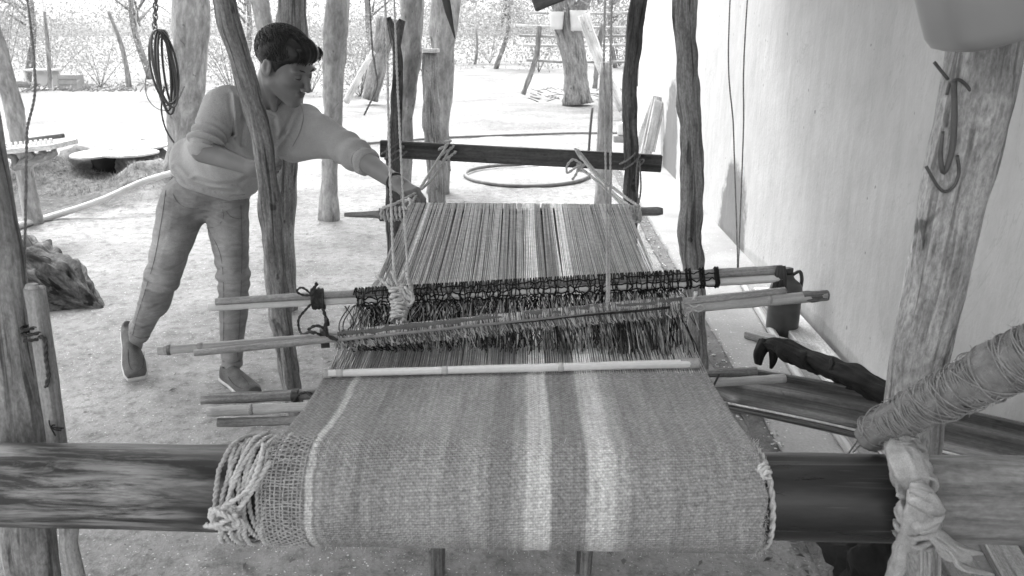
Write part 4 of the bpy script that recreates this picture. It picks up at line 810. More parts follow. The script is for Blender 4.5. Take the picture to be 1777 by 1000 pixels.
T_ = tag(T('stub_post', [P(1622, 640, 1.47), P(1616, 800, 1.47), V(P(1612, 900, 1.47).x, 1.47, SZ)], .018, M['stick'], n=18, step=.03, lump=.04), 'round stake standing just behind the rag-tied beam', 'stake')
for i, (x, lab) in enumerate(((755, 'left short weathered stake showing under the cloth roll'), (1012, 'right short weathered stake showing under the cloth roll'))):
    p = H(x, 1010, 0); tag(plank('stake', V(p.x, p.y + .04, -.02), V(p.x + .02 * i, p.y + .10, .50), .045, .03, M['dirtystick'], seed=i + 3, bev=.006), lab, 'stake')
# hook of bent rod on the right upright
m = MB(); Yh = 1.335
hk = [P(1621, 108, Yh), P(1645, 138, Yh)]; tube(m, hk, .0027, n=8, step=.01)
tube(m, [P(1643, 165, Yh), P(1648, 146, Yh), P(1662, 138, Yh), P(1680, 152, Yh), P(1697, 184, Yh)], .0027, n=8, step=.008)
tube(m, [P(1655, 140, Yh - .004), P(1656, 200, Yh - .004), P(1652, 260, Yh - .004), P(1638, 300, Yh - .004), P(1632, 270, Yh - .004), P(1636, 228, Yh - .004)], [.0045, .005, .005, .004, .004, .0027], n=10, step=.008)
tube(m, [P(1661, 270, Yh), P(1664, 300, Yh), P(1655, 324, Yh), P(1640, 333, Yh), P(1626, 322, Yh), P(1607, 289, Yh)], .0027, n=8, step=.008)
tag(m.build('wire_hook', M['metal']), 'bent black wire hook hanging on the big right upright', 'hook')
# grey plastic bin, top right
def bin_():
    Yq = 1.17; root = thing('plastic_tub', P(1700, 40, Yq), 'grey plastic tub hanging upside the big right upright at the top corner', 'tub')
    c = P(1775, -52, Yq); R = Matrix.Rotation(math.radians(-18), 3, 'Y'); m = MB(); n = 48; v = []; prof = [(.0, -.080), (.60, -.080), (.85, -.077), (.95, -.070), (1.0, -.056), (1.03, .0), (1.10, .16), (1.16, .17), (1.16, .18), (1.05, .18)]
    for s, z in prof:
        for i in range(n):
            a = 6.2832 * i / n; ca, sa = math.cos(a), math.sin(a); e = 4.2; q = (abs(ca) ** e + abs(sa) ** e) ** (-1 / e); v.append(tuple(c + R @ V(.118 * s * q * ca, .09 * s * q * sa, z)))
    f = [(j * n + i, j * n + (i + 1) % n, (j + 1) * n + (i + 1) % n, (j + 1) * n + i) for j in range(len(prof) - 1) for i in range(n)]
    m.add(v, f).build('tub', M['greyplastic'], root)
bin_()
# yarn-wrapped stick
w0, w1 = P(1508, 752, 1.10), P(1840, 588, .93); wk = thing('wrapped_stick', w0.lerp(w1, .5), 'stick thickly wound with grey yarn pointing up at the right edge', 'stick')
tube(MB(), [w0 + V(-.0, 0, -.012), w0.lerp(w1, .12), w0.lerp(w1, .3), w0.lerp(w1, .5), w0.lerp(w1, .7), w0.lerp(w1, .85), w1], [.020, .023, .027, .028, .033, .033, .031], n=40, step=.005, lump=.12, groove=.12, seed=140, tone=.52, gfreq=1.2).build('winding', M['fuzz'], wk)
random.seed(19); hp_ = []; NTn = 95
for i in range(NTn * 14 + 1):
    t = i / (NTn * 14); rr_ = np.interp(t, [0, .12, .3, .5, .7, .85, 1], [.019, .023, .027, .028, .033, .033, .031]) + .0012 + random.gauss(0, .0007); a = 6.2832 * i / 14; R9 = frame(w0, w1)
    hp_.append(w0.lerp(w1, t + .004 * math.sin(i * .37)) + R9 @ Vector((0, math.cos(a) * rr_, math.sin(a) * rr_)))
tube(MB(), hp_, .0017, n=4, step=1, tone=.6).build('wound_yarn', M['fuzz'], wk)
m = MB()
for k in range(900):
    t = random.random(); a = random.random() * 6.28; rr_ = np.interp(t, [0, .12, .3, .5, .7, 1], [.020, .024, .028, .029, .034, .032]); d_ = frame(w0, w1) @ Vector((random.gauss(0, .7), math.cos(a), math.sin(a))); p_ = w0.lerp(w1, t) + frame(w0, w1) @ Vector((0, math.cos(a) * rr_, math.sin(a) * rr_)); tube(m, [p_, p_ + d_ * .003, p_ + d_ * .004 + V(random.gauss(0, .003), 0, random.gauss(0, .003))], .00035, n=3, step=1, tone=.9, caps=False)
tag(m.build('lint', M['fuzz'], wk), kind='stuff')
for k in range(34):
    t = random.uniform(.0, .9); tt = t + random.uniform(-.3, .3); a, b = w0.lerp(w1, t), w0.lerp(w1, min(.97, max(0, tt))); rr_ = .0025 + np.interp(t, [0, .12, .3, .5, .7, 1], [.020, .024, .028, .029, .034, .032]) + .0015
    m = MB(); tube(m, helix(a, b, rr_, random.uniform(.4, 1.2), n=18, ph=random.random() * 6, oval=random.choice([-1, 1])), .0009, n=5, step=.01); m.t = [t * .75 for t in m.t]; m.build('strand', M['fuzz'], wk)
tag(cordobj('yarn_tail', [[P(1545, 700, 1.08), P(1500, 750, 1.12), P(1470, 790, 1.16)], [P(1640, 650, 1.03), P(1580, 690, 1.06), P(1530, 735, 1.09), P(1480, 785, 1.14)]], .0014, M['cord'], '', ''), 'loose grey yarn ends trailing from the wrapped stick to the beam', 'yarn')
# white rag binding
rg = thing('rag_tie', P(1590, 860, .97), 'torn white rag knotted round the beam and the right upright', 'rag')
def ragtube(name, pts, rad, seed, flat=.75, lump=.22):
    return tube(MB(), pts, rad, n=34, step=.004, lump=lump, groove=.3, seed=seed, flat=flat, gfreq=2.4, caps=True).build(name, M['rag'], rg)
def ragwrap(a, b, R0, turns, r, seed):
    random.seed(seed); hp_ = helix(a, b, R0, turns, n=16, wob=.22); tube(MB(), hp_, [r * .7, r, r * 1.1, r, r * .7], n=14, step=.006, lump=.28, groove=.38, seed=seed, flat=.5, gfreq=2.2).build('wrapped_strip', M['rag'], rg)
ragtube('band', [P(1562, 764, 1.07), P(1568, 786, 1.03), P(1578, 810, .995), P(1588, 834, .98), P(1590, 850, .972)], [.014, .020, .021, .020, .013], 1)
ragwrap(P(1560, 758, 1.085), P(1592, 848, .975), .0215, 7.3, .0068, 61)
ragtube('band', [P(1592, 858, .972), P(1598, 880, .965), P(1592, 905, .972), P(1585, 925, .985), P(1588, 945, 1.0)], [.012, .020, .021, .023, .014], 2)
ragwrap(P(1598, 872, .97), P(1586, 936, .995), .0235, 4.6, .0078, 62)
random.seed(77)
for k in range(4):
    o_ = V(random.gauss(0, .005), random.gauss(0, .004), random.gauss(0, .006)); ragtube('tail', [P(1598, 915, .97) + o_ * .4, P(1622 + 6 * k, 938 + 4 * k, .965) + o_, P(1650, 958 + 5 * k, .96) + o_ * 1.4, P(1680 + 8 * k, 966 + 7 * k, .96) + o_ * 1.6], [.007, .012, .011, .003], 30 + k, .45, .3)
for k in range(2):
    o_ = V(random.gauss(0, .004), random.gauss(0, .003), 0); ragtube('tail', [P(1572, 928, .98), P(1555 + 5 * k, 955, .98) + o_, P(1545, 1000, .985) + o_, P(1540 + 4 * k, 1040, .99)], [.008, .009, .007, .007], 40 + k, .55, .3)
ragtube('knot', [P(1575, 862, .955), P(1598, 866, .948), P(1622, 884, .955)], [.010, .018, .014], 5, .8)
tube(MB(), [P(1582, 850, .955), P(1600, 853, .948), P(1612, 858, .955)], [.010, .014, .009], n=16, step=.005, lump=.15, groove=.1).build('wrapped_knot', M['stick'], rg)
for a, b, c_ in ((1602, 920, 1000), (1610, 925, 1010), (1596, 930, 1015)): tube(MB(), [P(a, b, .985), P(a + 3, (b + c_) / 2, .98), P(a + 1, c_ + 20, .985)], .0018, n=5, step=.01).build('thread', M['rag'], rg)
# ---- hanging cords
def hang(paths, r, mat, label, group=None, strands=2): return cordobj('hanging_cord', paths, r, M[mat], label, 'cord', group, strands)
up = lambda x, y, Y, z=2.4: V(P(x, y, Y).x, Y, z)
hang([[up(46, 0, 1.25), P(47, 0, 1.25), P(46, 250, 1.25), P(42, 512, 1.23)]], .0022, 'cord', 'thin twisted cord hanging down at the left edge')
hang([[up(641, 0, 1.9), P(641, 0, 1.9), P(650, 110, 1.9), P(654, 150, 1.9), P(632, 200, 1.9)]], .0024, 'cord', 'short loose cord hanging left of the forked post')
hang([[up(668, 0, 1.74), P(668, 0, 1.74), P(674, 200, 1.72), P(682, 440, 1.62), P(690, 498, 1.545)]], .0030, 'rope', 'thick speckled cord running down to the big knot, left of the pair')
hang([[up(684, 0, 1.74), P(684, 0, 1.74), P(690, 150, 1.74), P(700, 350, 1.68), P(708, 470, 1.57), P(711, 520, 1.53)]], .0027, 'rope', 'thick speckled cord running down to the big knot, right of the pair')
hang([[P(693, 400, 2.1), P(668, 470, 1.80), P(662, 500, 1.76)]], .0018, 'cord', 'thin line slanting down left of the warp to the heddle rods')
hang([[up(1050, 0, 1.72), P(1050, 0, 1.72), P(1050, 200, 1.70), P(1053, 420, 1.63), P(1054, 540, 1.53)]], .0026, 'fuzz', 'left of the two pale cords hanging over the right half of the warp')
hang([[up(1062, 0, 1.72), P(1062, 0, 1.72), P(1060, 200, 1.70), P(1058, 420, 1.63), P(1057, 540, 1.53)]], .0026, 'fuzz', 'right of the two pale cords hanging over the right half of the warp')
hang([[up(1267, 0, 1.86), P(1267, 0, 1.86), P(1273, 230, 1.86), P(1279, 420, 1.86), P(1280, 470, 1.85)]], .0018, 'cord', 'left strand of the cord pair holding the right end of the heddle rods')
hang([[up(1297, 0, 1.86), P(1297, 0, 1.86), P(1290, 230, 1.86), P(1283, 420, 1.86), P(1281, 470, 1.85)]], .0018, 'cord', 'right strand of the cord pair holding the right end of the heddle rods')
# big knot
random.seed(31); m = MB(); k = P(692, 515, 1.545)
rope(m, helix(P(693, 525, 1.535), P(692, 560, 1.50), .014, 5, wob=.25, ph=1), .0042); rope(m, helix(P(688, 498, 1.545), P(692, 528, 1.535), .013, 3, wob=.3), .0055)
rope(m, [P(672, 484, 1.545), P(684, 500, 1.55), P(692, 515, 1.54)], .0045); rope(m, [P(652, 478, 1.56), P(672, 496, 1.545), P(686, 508, 1.54)], .0035); rope(m, [P(680, 470, 1.56), P(690, 492, 1.55), P(702, 470, 1.56)], .004)
rope(m, [P(694, 500, 1.535), P(712, 520, 1.53), P(713, 500, 1.535), P(706, 476, 1.47)], .005); rope(m, [P(694, 512, 1.535), P(710, 530, 1.525), P(716, 515, 1.53), P(702, 498, 1.535)], .005)
rope(m, [P(690, 555, 1.50), P(690, 575, 1.45), P(691, 598, 1.44)], .0035); rope(m, [P(696, 555, 1.50), P(697, 575, 1.45), P(696, 592, 1.44)], .0035)
tag(m.build('knot', M['rope']), 'big knot of pale cord hanging over the left side of the heddle rods', 'knot')
# ---- right floor: trough, black rag stick, jug, poles
def trough():
    a, b = P(1222, 662, 2.55), P(1850, 800, 1.75); a.z = max(a.z, .1); R = frame(a, b) @ Matrix.Rotation(math.radians(38), 3, 'X'); L = (b - a).length; m = MB(); v = []; g = []; ns, na = 60, 18
    for side in (0, 1):
        for i in range(ns + 1):
            t = i / ns; w_ = .082 * min(1, (t * 9) ** .45 if t > 0 else 0) * (1 - .08 * t) + .002; dpt = w_ * .75
            for k in range(na + 1):
                th = math.pi * k / na; rr_ = 1 - .10 * side; q = a + R @ V(t * L, math.cos(th) * w_ * rr_, -math.sin(th) * dpt * rr_ + .02 * math.sin(t * 3.1) + .004 * side); v.append(tuple(q)); g.append((th * .07, side * .5, t * L))
    o = (ns + 1) * (na + 1); f = []
    for i in range(ns):
        for k in range(na): q = i * (na + 1) + k; f.append((q, q + 1, q + na + 2, q + na + 1)); f.append((q + o, q + o + na + 1, q + o + na + 2, q + o + 1))
        for k in (0, na): q = i * (na + 1) + k; f.append((q, q + na + 1, q + na + 1 + o, q + o) if k == 0 else (q, q + o, q + na + 1 + o, q + na + 1))
    m.add(v, f, g).build('shell', M['husk'], tr_)
    m = MB(); tube(m, [a + R @ V(.05, -.07, .012), a + R @ V(L * .5, -.068, .035), a + R @ V(L, -.062, .01)], .0035, n=6); m.build('rim', M['paleboard'], tr_)
tr_ = thing('wooden_trough', P(1300, 690, 2.5), 'long dark polished hollow trough lying at a slant beside the loom', 'trough'); trough()
tag(plank('board', H(1236, 690, SZ), H(1345, 690, SZ + .01) + V(0, 0, .0), .1, .03, M['board'], seed=9), 'dark board end on the floor under the trough', 'board')
p = [H(1276, 470, SZ + .02), H(1330, 560, SZ + .02), H(1392, 662, SZ + .02), H(1480, 788, SZ + .02), H(1530, 850, SZ + .02)]
tag(T('cane_pole', p, .019, M['cane'], n=14, step=.05), 'long pale cane lying on the slab along the wall', 'cane')
R_ = [H(1290, 470, SZ + .012), H(1520, 745, SZ + .012)]; a = V(WX - .09, 4.35, SZ + .02); b = V(WX - .11, 2.3, SZ + .02)
tag(plank('plank', a, b, .13, .035, M['paleboard'], seed=11), 'pale scuffed plank lying on the slab against the wall', 'plank')
tag(plank('plank_offcut', H(1296, 578, SZ + .02), H(1420, 612, SZ + .02), .06, .035, M['stick'], seed=12), 'short stick offcut lying under the black rag', 'offcut')
jc = H(1356, 577, SZ); jg = thing('jug', jc, 'dark plastic jug standing by the wall behind the black rag', 'jug')
tube(MB(), [jc + V(0, 0, 0), jc + V(0, 0, .01), jc + V(0, 0, .10), jc + V(0, 0, .22), jc + V(0, 0, .25), jc + V(0, 0, .275), jc + V(0, 0, .30)], [.070, .076, .076, .076, .066, .035, .022], n=36, step=.008, caps=True).build('body', M['jug'], jg)
tube(MB(), [jc + V(0, 0, .298), jc + V(0, 0, .325)], .025, n=18).build('cap', M['blackrubber'], jg)
tube(MB(), [jc + V(.02, 0, .29), jc + V(.055, 0, .31), jc + V(.07, 0, .27), jc + V(.068, 0, .22)], .009, n=8, step=.02).build('handle', M['jug'], jg)
bs = thing('ragged_stick', P(1420, 640, 2.4), 'stick swathed in black rag leaning behind the right upright', 'stick')
tube(MB(), [P(1322, 600, 2.62), P(1345, 600, 2.56), P(1390, 618, 2.45), P(1440, 640, 2.32), P(1490, 660, 2.2), P(1560, 692, 2.05)], [.018, .027, .030, .032, .033, .030], n=40, step=.008, lump=.15, groove=.28, seed=150, gfreq=1.5).build('rag', M['blackcloth'], bs)
random.seed(66); tube(MB(), helix(P(1345, 602, 2.56), P(1560, 692, 2.05), .021, 4.5, n=16, wob=.3), .017, n=14, step=.01, lump=.3, groove=.35, flat=.4, seed=67, gfreq=1.2).build('wrapped_rag', M['blackcloth'], bs)
for pts, r in (([P(1330, 592, 2.6), P(1318, 612, 2.58), P(1316, 632, 2.58)], [.03, .022, .014]), ([P(1345, 610, 2.54), P(1342, 628, 2.54), P(1338, 640, 2.54)], [.02, .012, .005])): tube(MB(), pts, r, n=20, step=.006, lump=.2, groove=.3, flat=.5, seed=151).build('rag_end', M['blackcloth'], bs)
tube(MB(), [P(1330, 598, 2.6), P(1620, 715, 1.95)], .012, n=10).build('stick', M['stick'], bs)
# sack bottom right, planks
def blob(c, r, seed, amp=.25, n=28):
    v = []; 
    for j in range(n + 1):
        for i in range(2 * n):
            th = math.pi * j / n; ph = math.pi * i / n; d = V(math.sin(th) * math.cos(ph), math.sin(th) * math.sin(ph), math.cos(th)); q = 1 + amp * mn.noise(d * 2.2 + V(seed, 0, 0)) + amp * .5 * mn.noise(d * 6 + V(seed, 5, 0)); v.append(tuple(c + V(d.x * r.x, d.y * r.y, d.z * r.z) * q))
    return v, [(j * 2 * n + i, (j + 1) * 2 * n + i, (j + 1) * 2 * n + (i + 1) % (2 * n), j * 2 * n + (i + 1) % (2 * n)) for j in range(n) for i in range(2 * n)]
sc = H(1525, 990, .10); m = MB(); m.add(*blob(sc, V(.12, .12, .13), 4, .5)); tag(m.build('sack', M['blackcloth']), 'crumpled black sack on the floor below the beam', 'sack')
for i, (x, lab) in enumerate(((1650, 'left plank of the pair on the floor at the bottom right'), (1740, 'right plank of the pair on the floor at the bottom right'))):
    tag(plank('floor_plank', H(x - 20, 925, SZ + .02), H(x + 60, 1060, SZ + .02), .09, .03, M['slab'] if 0 else M['stick'], seed=20 + i), lab, 'plank')
# dark tin edge and strap near the top
Yt = 2.0; tag(plank('tin_strip', P(925, 8, Yt), P(1010, -26, Yt), .05, .035, M['board'], seed=3), 'dark strip of roofing hanging into view at the top centre', 'strip')
tag(T('loose_strap', [P(770, -20, 2.2), P(778, 20, 2.2), P(790, 68, 2.2)], [.012, .009, .001], M['blackrubber'], n=8, flat=.3, step=.02), 'dark pointed strap hanging at the top over the pale trunk', 'strap')
# ================================================================ THE YOUNG MAN
def rc(p, a, b, ra, rb, k=None):
    a = np.array(a, np.float32); b = np.array(b, np.float32); ab = b - a; t = np.clip(((p - a) @ ab) / (ab @ ab), 0, 1)
    return np.linalg.norm(p - a - t[:, None] * ab, axis=1) - (ra + (rb - ra) * t)
def el(p, c, r, R=None):
    q = p - np.array(c, np.float32)
    if R is not None: q = q @ R
    r = np.array(r, np.float32); k0 = np.linalg.norm(q / r, axis=1); k1 = np.linalg.norm(q / (r * r), axis=1) + 1e-9
    return k0 * (k0 - 1) / k1
def sm(a, b, k): h = np.clip(.5 + .5 * (b - a) / k, 0, 1); return b + (a - b) * h - k * h * (1 - h)
def smx(a, b, k): return -sm(-a, -b, k)
def SU(k, *d):
    r = d[0]
    for q in d[1:]: r = sm(r, q, k)
    return r
def nets(fn, lo, hi, h):
    lo = np.array(lo, float); hi = np.array(hi, float); n = np.ceil((hi - lo) / h).astype(int) + 1
    ax = [lo[i] + h * np.arange(n[i]) for i in range(3)]; G = np.stack(np.meshgrid(*ax, indexing='ij'), -1).reshape(-1, 3).astype(np.float32)
    d = np.concatenate([fn(G[i:i + 400000]) for i in range(0, len(G), 400000)]).reshape(n)
    d[0] = d[-1] = 1; d[:, 0] = d[:, -1] = 1; d[:, :, 0] = d[:, :, -1] = 1; s = d < 0
    c = np.zeros(n - 1, np.int32)
    for dx in (0, 1):
        for dy in (0, 1):
            for dz in (0, 1): c += s[dx:n[0] - 1 + dx, dy:n[1] - 1 + dy, dz:n[2] - 1 + dz]
    act = np.argwhere((c > 0) & (c < 8)); idx = -np.ones(n - 1, np.int64); idx[tuple(act.T)] = np.arange(len(act))
    acc = np.zeros((len(act), 3)); cnt = np.zeros(len(act)); cs = [(x, y, z) for x in (0, 1) for y in (0, 1) for z in (0, 1)]
    for i, a in enumerate(cs):
        for b in cs[i + 1:]:
            if sum(abs(np.subtract(a, b))) != 1: continue
            da = d[tuple((act + a).T)]; db = d[tuple((act + b).T)]; m = (da < 0) != (db < 0); t = np.where(m, da / (da - db + 1e-12), 0)
            acc += np.where(m[:, None], np.array(a) + t[:, None] * (np.array(b) - np.array(a)), 0); cnt += m
    v = lo + h * (act + acc / cnt[:, None]); F_ = []
    for axis in range(3):
        u, w_ = [(1, 2), (2, 0), (0, 1)][axis]; sl = [slice(None)] * 3; sl2 = list(sl); sl[axis] = slice(0, n[axis] - 1); sl2[axis] = slice(1, n[axis])
        A, B = s[tuple(sl)], s[tuple(sl2)]; e = np.argwhere(A != B); e = e[(e[:, u] > 0) & (e[:, w_] > 0) & (e[:, u] < n[u] - 1) & (e[:, w_] < n[w_] - 1)]
        fl = A[tuple(e.T)]; eu = np.zeros(3, int); eu[u] = 1; ew = np.zeros(3, int); ew[w_] = 1
        q = np.stack([idx[tuple((e - eu - ew).T)], idx[tuple((e - ew).T)], idx[tuple(e.T)], idx[tuple((e - eu).T)]], 1)
        q[~fl] = q[~fl][:, ::-1]; F_.append(q)
    return v, np.concatenate(F_)
def nadd(mb, fn, lo, hi, h, tone=1.0, gr=None):
    v, f = nets(fn, lo, hi, h); mb.add(v, f.tolist(), gr(v) if gr else v, tone(v) if callable(tone) else tone); return mb
def wn_(p, k, s=0.):            # cheap smooth pseudo-noise
    x, y, z = p[:, 0] * k, p[:, 1] * k, p[:, 2] * k
    return (np.sin(x + 1.7 * np.sin(y * .8 + s) + s) + np.sin(y * 1.1 + 1.4 * np.sin(z * .9 + s * 2) + 2) + np.sin(z + 1.5 * np.sin(x * .85 + s * 3) + 4)) / 3
t3 = lambda v: np.array(tuple(v))
person = thing('person', V(-1.1, 3.1, 0), 'young man in a pale sweatshirt and faded jeans bending to tie the warp bar', 'person')
# joints
PEL = D(352, 330, 3.42); WAI = D(378, 285, 3.34); CHE = D(432, 222, 3.18); NB_ = D(455, 182, 3.12); HD = D(494, 112, 3.02)
SR, ER, WR_ = D(384, 186, 3.04), D(352, 262, 2.98), D(438, 292, 2.93)
SL, EL_, WL_ = D(530, 214, 3.25), D(616, 268, 3.05), D(690, 319, 2.82)
HR, KR, AR = D(318, 352, 3.46), D(283, 480, 3.34), D(240, 584, 3.54)
HL, KL, AL = D(392, 352, 3.44), D(406, 482, 3.40), D(402, 640, 3.46)
# ---- head frame: faces right, turned to the camera and down
fa, fp = math.radians(21), math.radians(25); fdir = V(math.cos(fa) * math.cos(fp), -math.sin(fa) * math.cos(fp), -math.sin(fp)); fdir.normalize()
rt = fdir.cross(V(0, 0, 1)).normalized(); up_ = rt.cross(fdir).normalized(); rollm = Matrix.Rotation(math.radians(4), 3, fdir); rt = rollm @ rt; up_ = rollm @ up_
HR_ = np.array([tuple(rt), tuple(fdir), tuple(up_)]); HS = 1.10     # rows: local x (his right), y (face), z (up)
HC = t3(HD)
def loc(p): return ((p - HC) @ HR_.T) / HS
def wld(q): return Vector(tuple(HC + (np.array(q) * HS) @ HR_))
def headf(q):
    x = np.abs(q[:, 0]); qs = np.stack([x, q[:, 1], q[:, 2]], 1)
    d = el(q, (0, -.014, .035), (.073, .094, .079)); d = sm(d, el(q, (0, .035, -.012), (.060, .058, .080)), .025)
    d = sm(d, rc(qs, (.050, .002, -.062), (.012, .066, -.106), .020, .017), .03); d = sm(d, el(q, (0, .074, -.106), (.020, .015, .015)), .018)
    d = sm(d, el(q, (0, .052, -.070), (.036, .038, .030)), .02)
    d = sm(d, el(qs, (.042, .058, -.026), (.020, .022, .018)), .022); d = sm(d, el(qs, (.030, .080, .018), (.030, .014, .010)), .018)
    d = smx(d, -el(qs, (.032, .103, -.002), (.020, .018, .014)), .014); d = sm(d, el(qs, (.031, .0785, -.003), (.0135, .0125, .0125)), .004)
    d = sm(d, rc(q, (0, .090, .010), (0, .1130, -.036), .0075, .0092), .012); d = sm(d, el(q, (0, .1130, -.040), (.0105, .010, .009)), .006); d = sm(d, el(qs, (.0125, .102, -.043), (.008, .010, .0075)), .006)
    d = smx(d, -el(qs, (.006, .110, -.0505), (.0035, .005, .003)), .003)
    d = sm(d, el(q, (0, .0915, -.064), (.021, .0095, .0055)), .006); d = sm(d, el(q, (0, .090, -.0740), (.019, .0095, .0060)), .006)
    d = smx(d, -el(q, (0, .106, -.0692), (.020, .008, .0010)), .002)
    ea = np.stack([x, q[:, 1] * .96 + q[:, 2] * .2, q[:, 2] * .98 - q[:, 1] * .2], 1)
    e = el(ea, (.0775, -.010, -.004), (.0075, .019, .032)); e = smx(e, -el(ea, (.0885, -.007, .000), (.0105, .0115, .021)), .003); e = sm(e, el(ea, (.0765, -.001, -.006), (.006, .005, .009)), .004)
    d = sm(d, e, .007)
    return d
nk0 = t3(wld((0, -.030, -.045))); nk1 = t3(NB_ + V(-.01, .03, -.02))
def headw(p): q = loc(p); d = headf(q) * HS; d = sm(d, rc(p, nk0, nk1, .056, .063), .03); sc_ = rc(p, t3(wld((.055, -.03, -.03))), t3(NB_ + V(.06, -.045, -.01)), .016, .014); return sm(d, sc_, .02)
def lips(v):
    q = loc(v.astype(np.float32)); t = np.ones(len(v)); l = np.minimum(el(q, (0, .094, -.064), (.024, .014, .0065)), el(q, (0, .092, -.0745), (.021, .014, .0072))); t = np.where(l < .001, .72, t)
    m_ = el(q, (0, .104, -.0692), (.021, .016, .0012)); t = np.where(m_ < 0, .55, t); e = el(np.abs(q) * [1, 1, 0] + q * [0, 0, 1], (.0315, .088, -.0005), (.018, .02, .011)); t = np.where(e < 0, t * .85, t)
    st = (q[:, 1] > .02) & (q[:, 2] < -.075) ; return np.where(st, t * .95, t)
body = MB(); nadd(body, headw, HC - .19, HC + np.array([.19, .19, .17]), .0030, lips)
# ---- hands
def hand_fn(W, K, lat, down, elbow, curl=(.8, 1.7, 2.4), spread=.0185, thumb_side=1, r0=.027):
    W, K, lat, down, elbow = [t3(v) for v in (W, K, lat, down, elbow)]; ln = lambda v: v / np.linalg.norm(v); p = ln(K - W); lat = ln(lat - p * (lat @ p)); dn = ln(down - lat * (down @ lat)); dn = ln(dn - p * (dn @ p) * .98)
    prims = []
    for i, (l1, l2, l3, rr) in enumerate(((.043, .026, .020, .0092), (.047, .030, .021, .0094), (.044, .028, .020, .009), (.035, .021, .018, .0078))):
        o = K + lat * (i - 1.5) * spread * thumb_side - p * .004 * abs(i - 1); c = o; prims.append((W + lat * (i - 1.5) * .010 * thumb_side, o, .014, .0105))
        for L_, a in zip((l1, l2, l3), curl):
            a = a + .10 * (i - 1); dv = p * math.cos(a) + dn * math.sin(a); e = c + dv * L_; prims.append((c, e, rr, rr * .9)); c = e; rr *= .9
    tb = W + lat * (-1.3) * .014 * thumb_side + p * .02; t1 = tb + (p * .55 - lat * thumb_side * .35 + dn * .75) * .040; t2 = t1 + (p * .75 + dn * .6 + lat * thumb_side * .2) * .030; t3_ = t2 + (p * .8 + dn * .4 + lat * thumb_side * .3) * .022
    th = [(tb, t1, .0135, .0115), (t1, t2, .0105, .0098), (t2, t3_, .0095, .008)]
    def fn(q):
        palm = None; out = None
        for j, (a, b, ra, rb) in enumerate(prims):
            d = rc(q, a, b, ra, rb)
            if j % 4 == 0: palm = d if palm is None else sm(palm, d, .012)
        fg = None
        for i in range(4):
            f_ = SU(.004, *[rc(q, *prims[i * 4 + j]) for j in (1, 2, 3)]); fg = f_ if fg is None else np.minimum(fg, f_)
        d = sm(palm, fg, .006); t_ = SU(.005, *[rc(q, *k) for k in th]); d = sm(d, t_, .010)
        return sm(d, rc(q, elbow, W, .044, r0), .018)
    return fn
cam_f = V(-math.sin(YA) * math.cos(TH), math.cos(YA) * math.cos(TH), -math.sin(TH))
KL_ = D(713, 334, 2.77); fnL = hand_fn(WL_, KL_, cam_f * .80 + V(.30, 0, .45), V(.12, 0, -1), EL_, curl=(.55, 1.35, 2.0), thumb_side=-1)
lo = np.minimum.reduce([t3(EL_), t3(KL_), t3(WL_)]) - .11; hi = np.maximum.reduce([t3(EL_), t3(KL_), t3(WL_)]) + .10
nadd(body, fnL, lo, hi, .0030)
KR_ = D(462, 300, 2.92); fnR = hand_fn(WR_, KR_, V(0, -.35, .9), cam_f * 1. + V(-.2, 0, 0), ER, curl=(.9, 1.9, 2.6), thumb_side=-1)
lo = np.minimum.reduce([t3(ER), t3(KR_)]) - .10; hi = np.maximum.reduce([t3(ER), t3(KR_)]) + .10
nadd(body, fnR, lo, hi, .0036)
# trunk and legs of the body, under the clothes
def corefn(p): return SU(.02, rc(p, t3(PEL), t3(WAI), .06, .055), rc(p, t3(WAI), t3(CHE), .055, .055), rc(p, t3(CHE), t3(NB_), .055, .045), rc(p, t3(SR), t3(SL), .035, .035), rc(p, t3(SR), t3(ER), .035, .034), rc(p, t3(SL), t3(EL_), .035, .034), rc(p, t3(HR), t3(KR), .06, .045), rc(p, t3(KR), t3(AR), .042, .030), rc(p, t3(HL), t3(KL), .06, .045), rc(p, t3(KL), t3(AL), .042, .030))
jl = np.array([t3(v) for v in (PEL, CHE, NB_, SR, SL, ER, EL_, KR, KL, AR, AL)]); nadd(body, corefn, jl.min(0) - .13, jl.max(0) + .13, .014)
for A_, toe in ((AR, D(236, 600, 3.57)), (AL, D(408, 662, 3.44))): nadd(body, lambda p, A_=A_, toe=toe: rc(p, t3(A_) + np.array([0, 0, .05]), t3(toe), .032, .028), np.minimum(t3(A_), t3(toe)) - .07, np.maximum(t3(A_), t3(toe)) + .1, .006)
body.build('body', M['skin'], person)
# ---- hair
def hairf(p):
    q = loc(p); x = np.abs(q[:, 0]); st_ = np.sin(q[:, 0] * 160 + 3 * np.sin(q[:, 1] * 30)) * .0016 + np.sin(q[:, 0] * 330 + q[:, 2] * 60 + 5 * np.sin(q[:, 1] * 22)) * .0010 + wn_(q, 45, 1) * .003
    d = el(q, (0, -.013, .041), (.083, .106, .087)); d = sm(d, el(q, (.0, .064, .074), (.058, .044, .034)), .03); d = d + st_
    # hairline: forehead, temple, sideburn, nape
    line = np.interp(q[:, 1], [-.12, -.05, -.028, -.02, .004, .012, .016, .035, .05, .075, .12], [-.070, -.062, -.050, .018, .022, -.018, -.018, .018, .034, .048, .060]).astype(np.float32)
    line = line + .003 * np.sin(q[:, 0] * 260 + q[:, 1] * 180)
    d = smx(d, line - q[:, 2], .006); return d * HS
def hgr(v): q = loc(v.astype(np.float32)); return np.stack([q[:, 0] * 1.0, q[:, 2] * .35 + q[:, 1] * .2, q[:, 1]], 1) + 3
hm = MB(); nadd(hm, hairf, HC - .16, HC + .20, .0030, .55, gr=hgr)
random.seed(9)
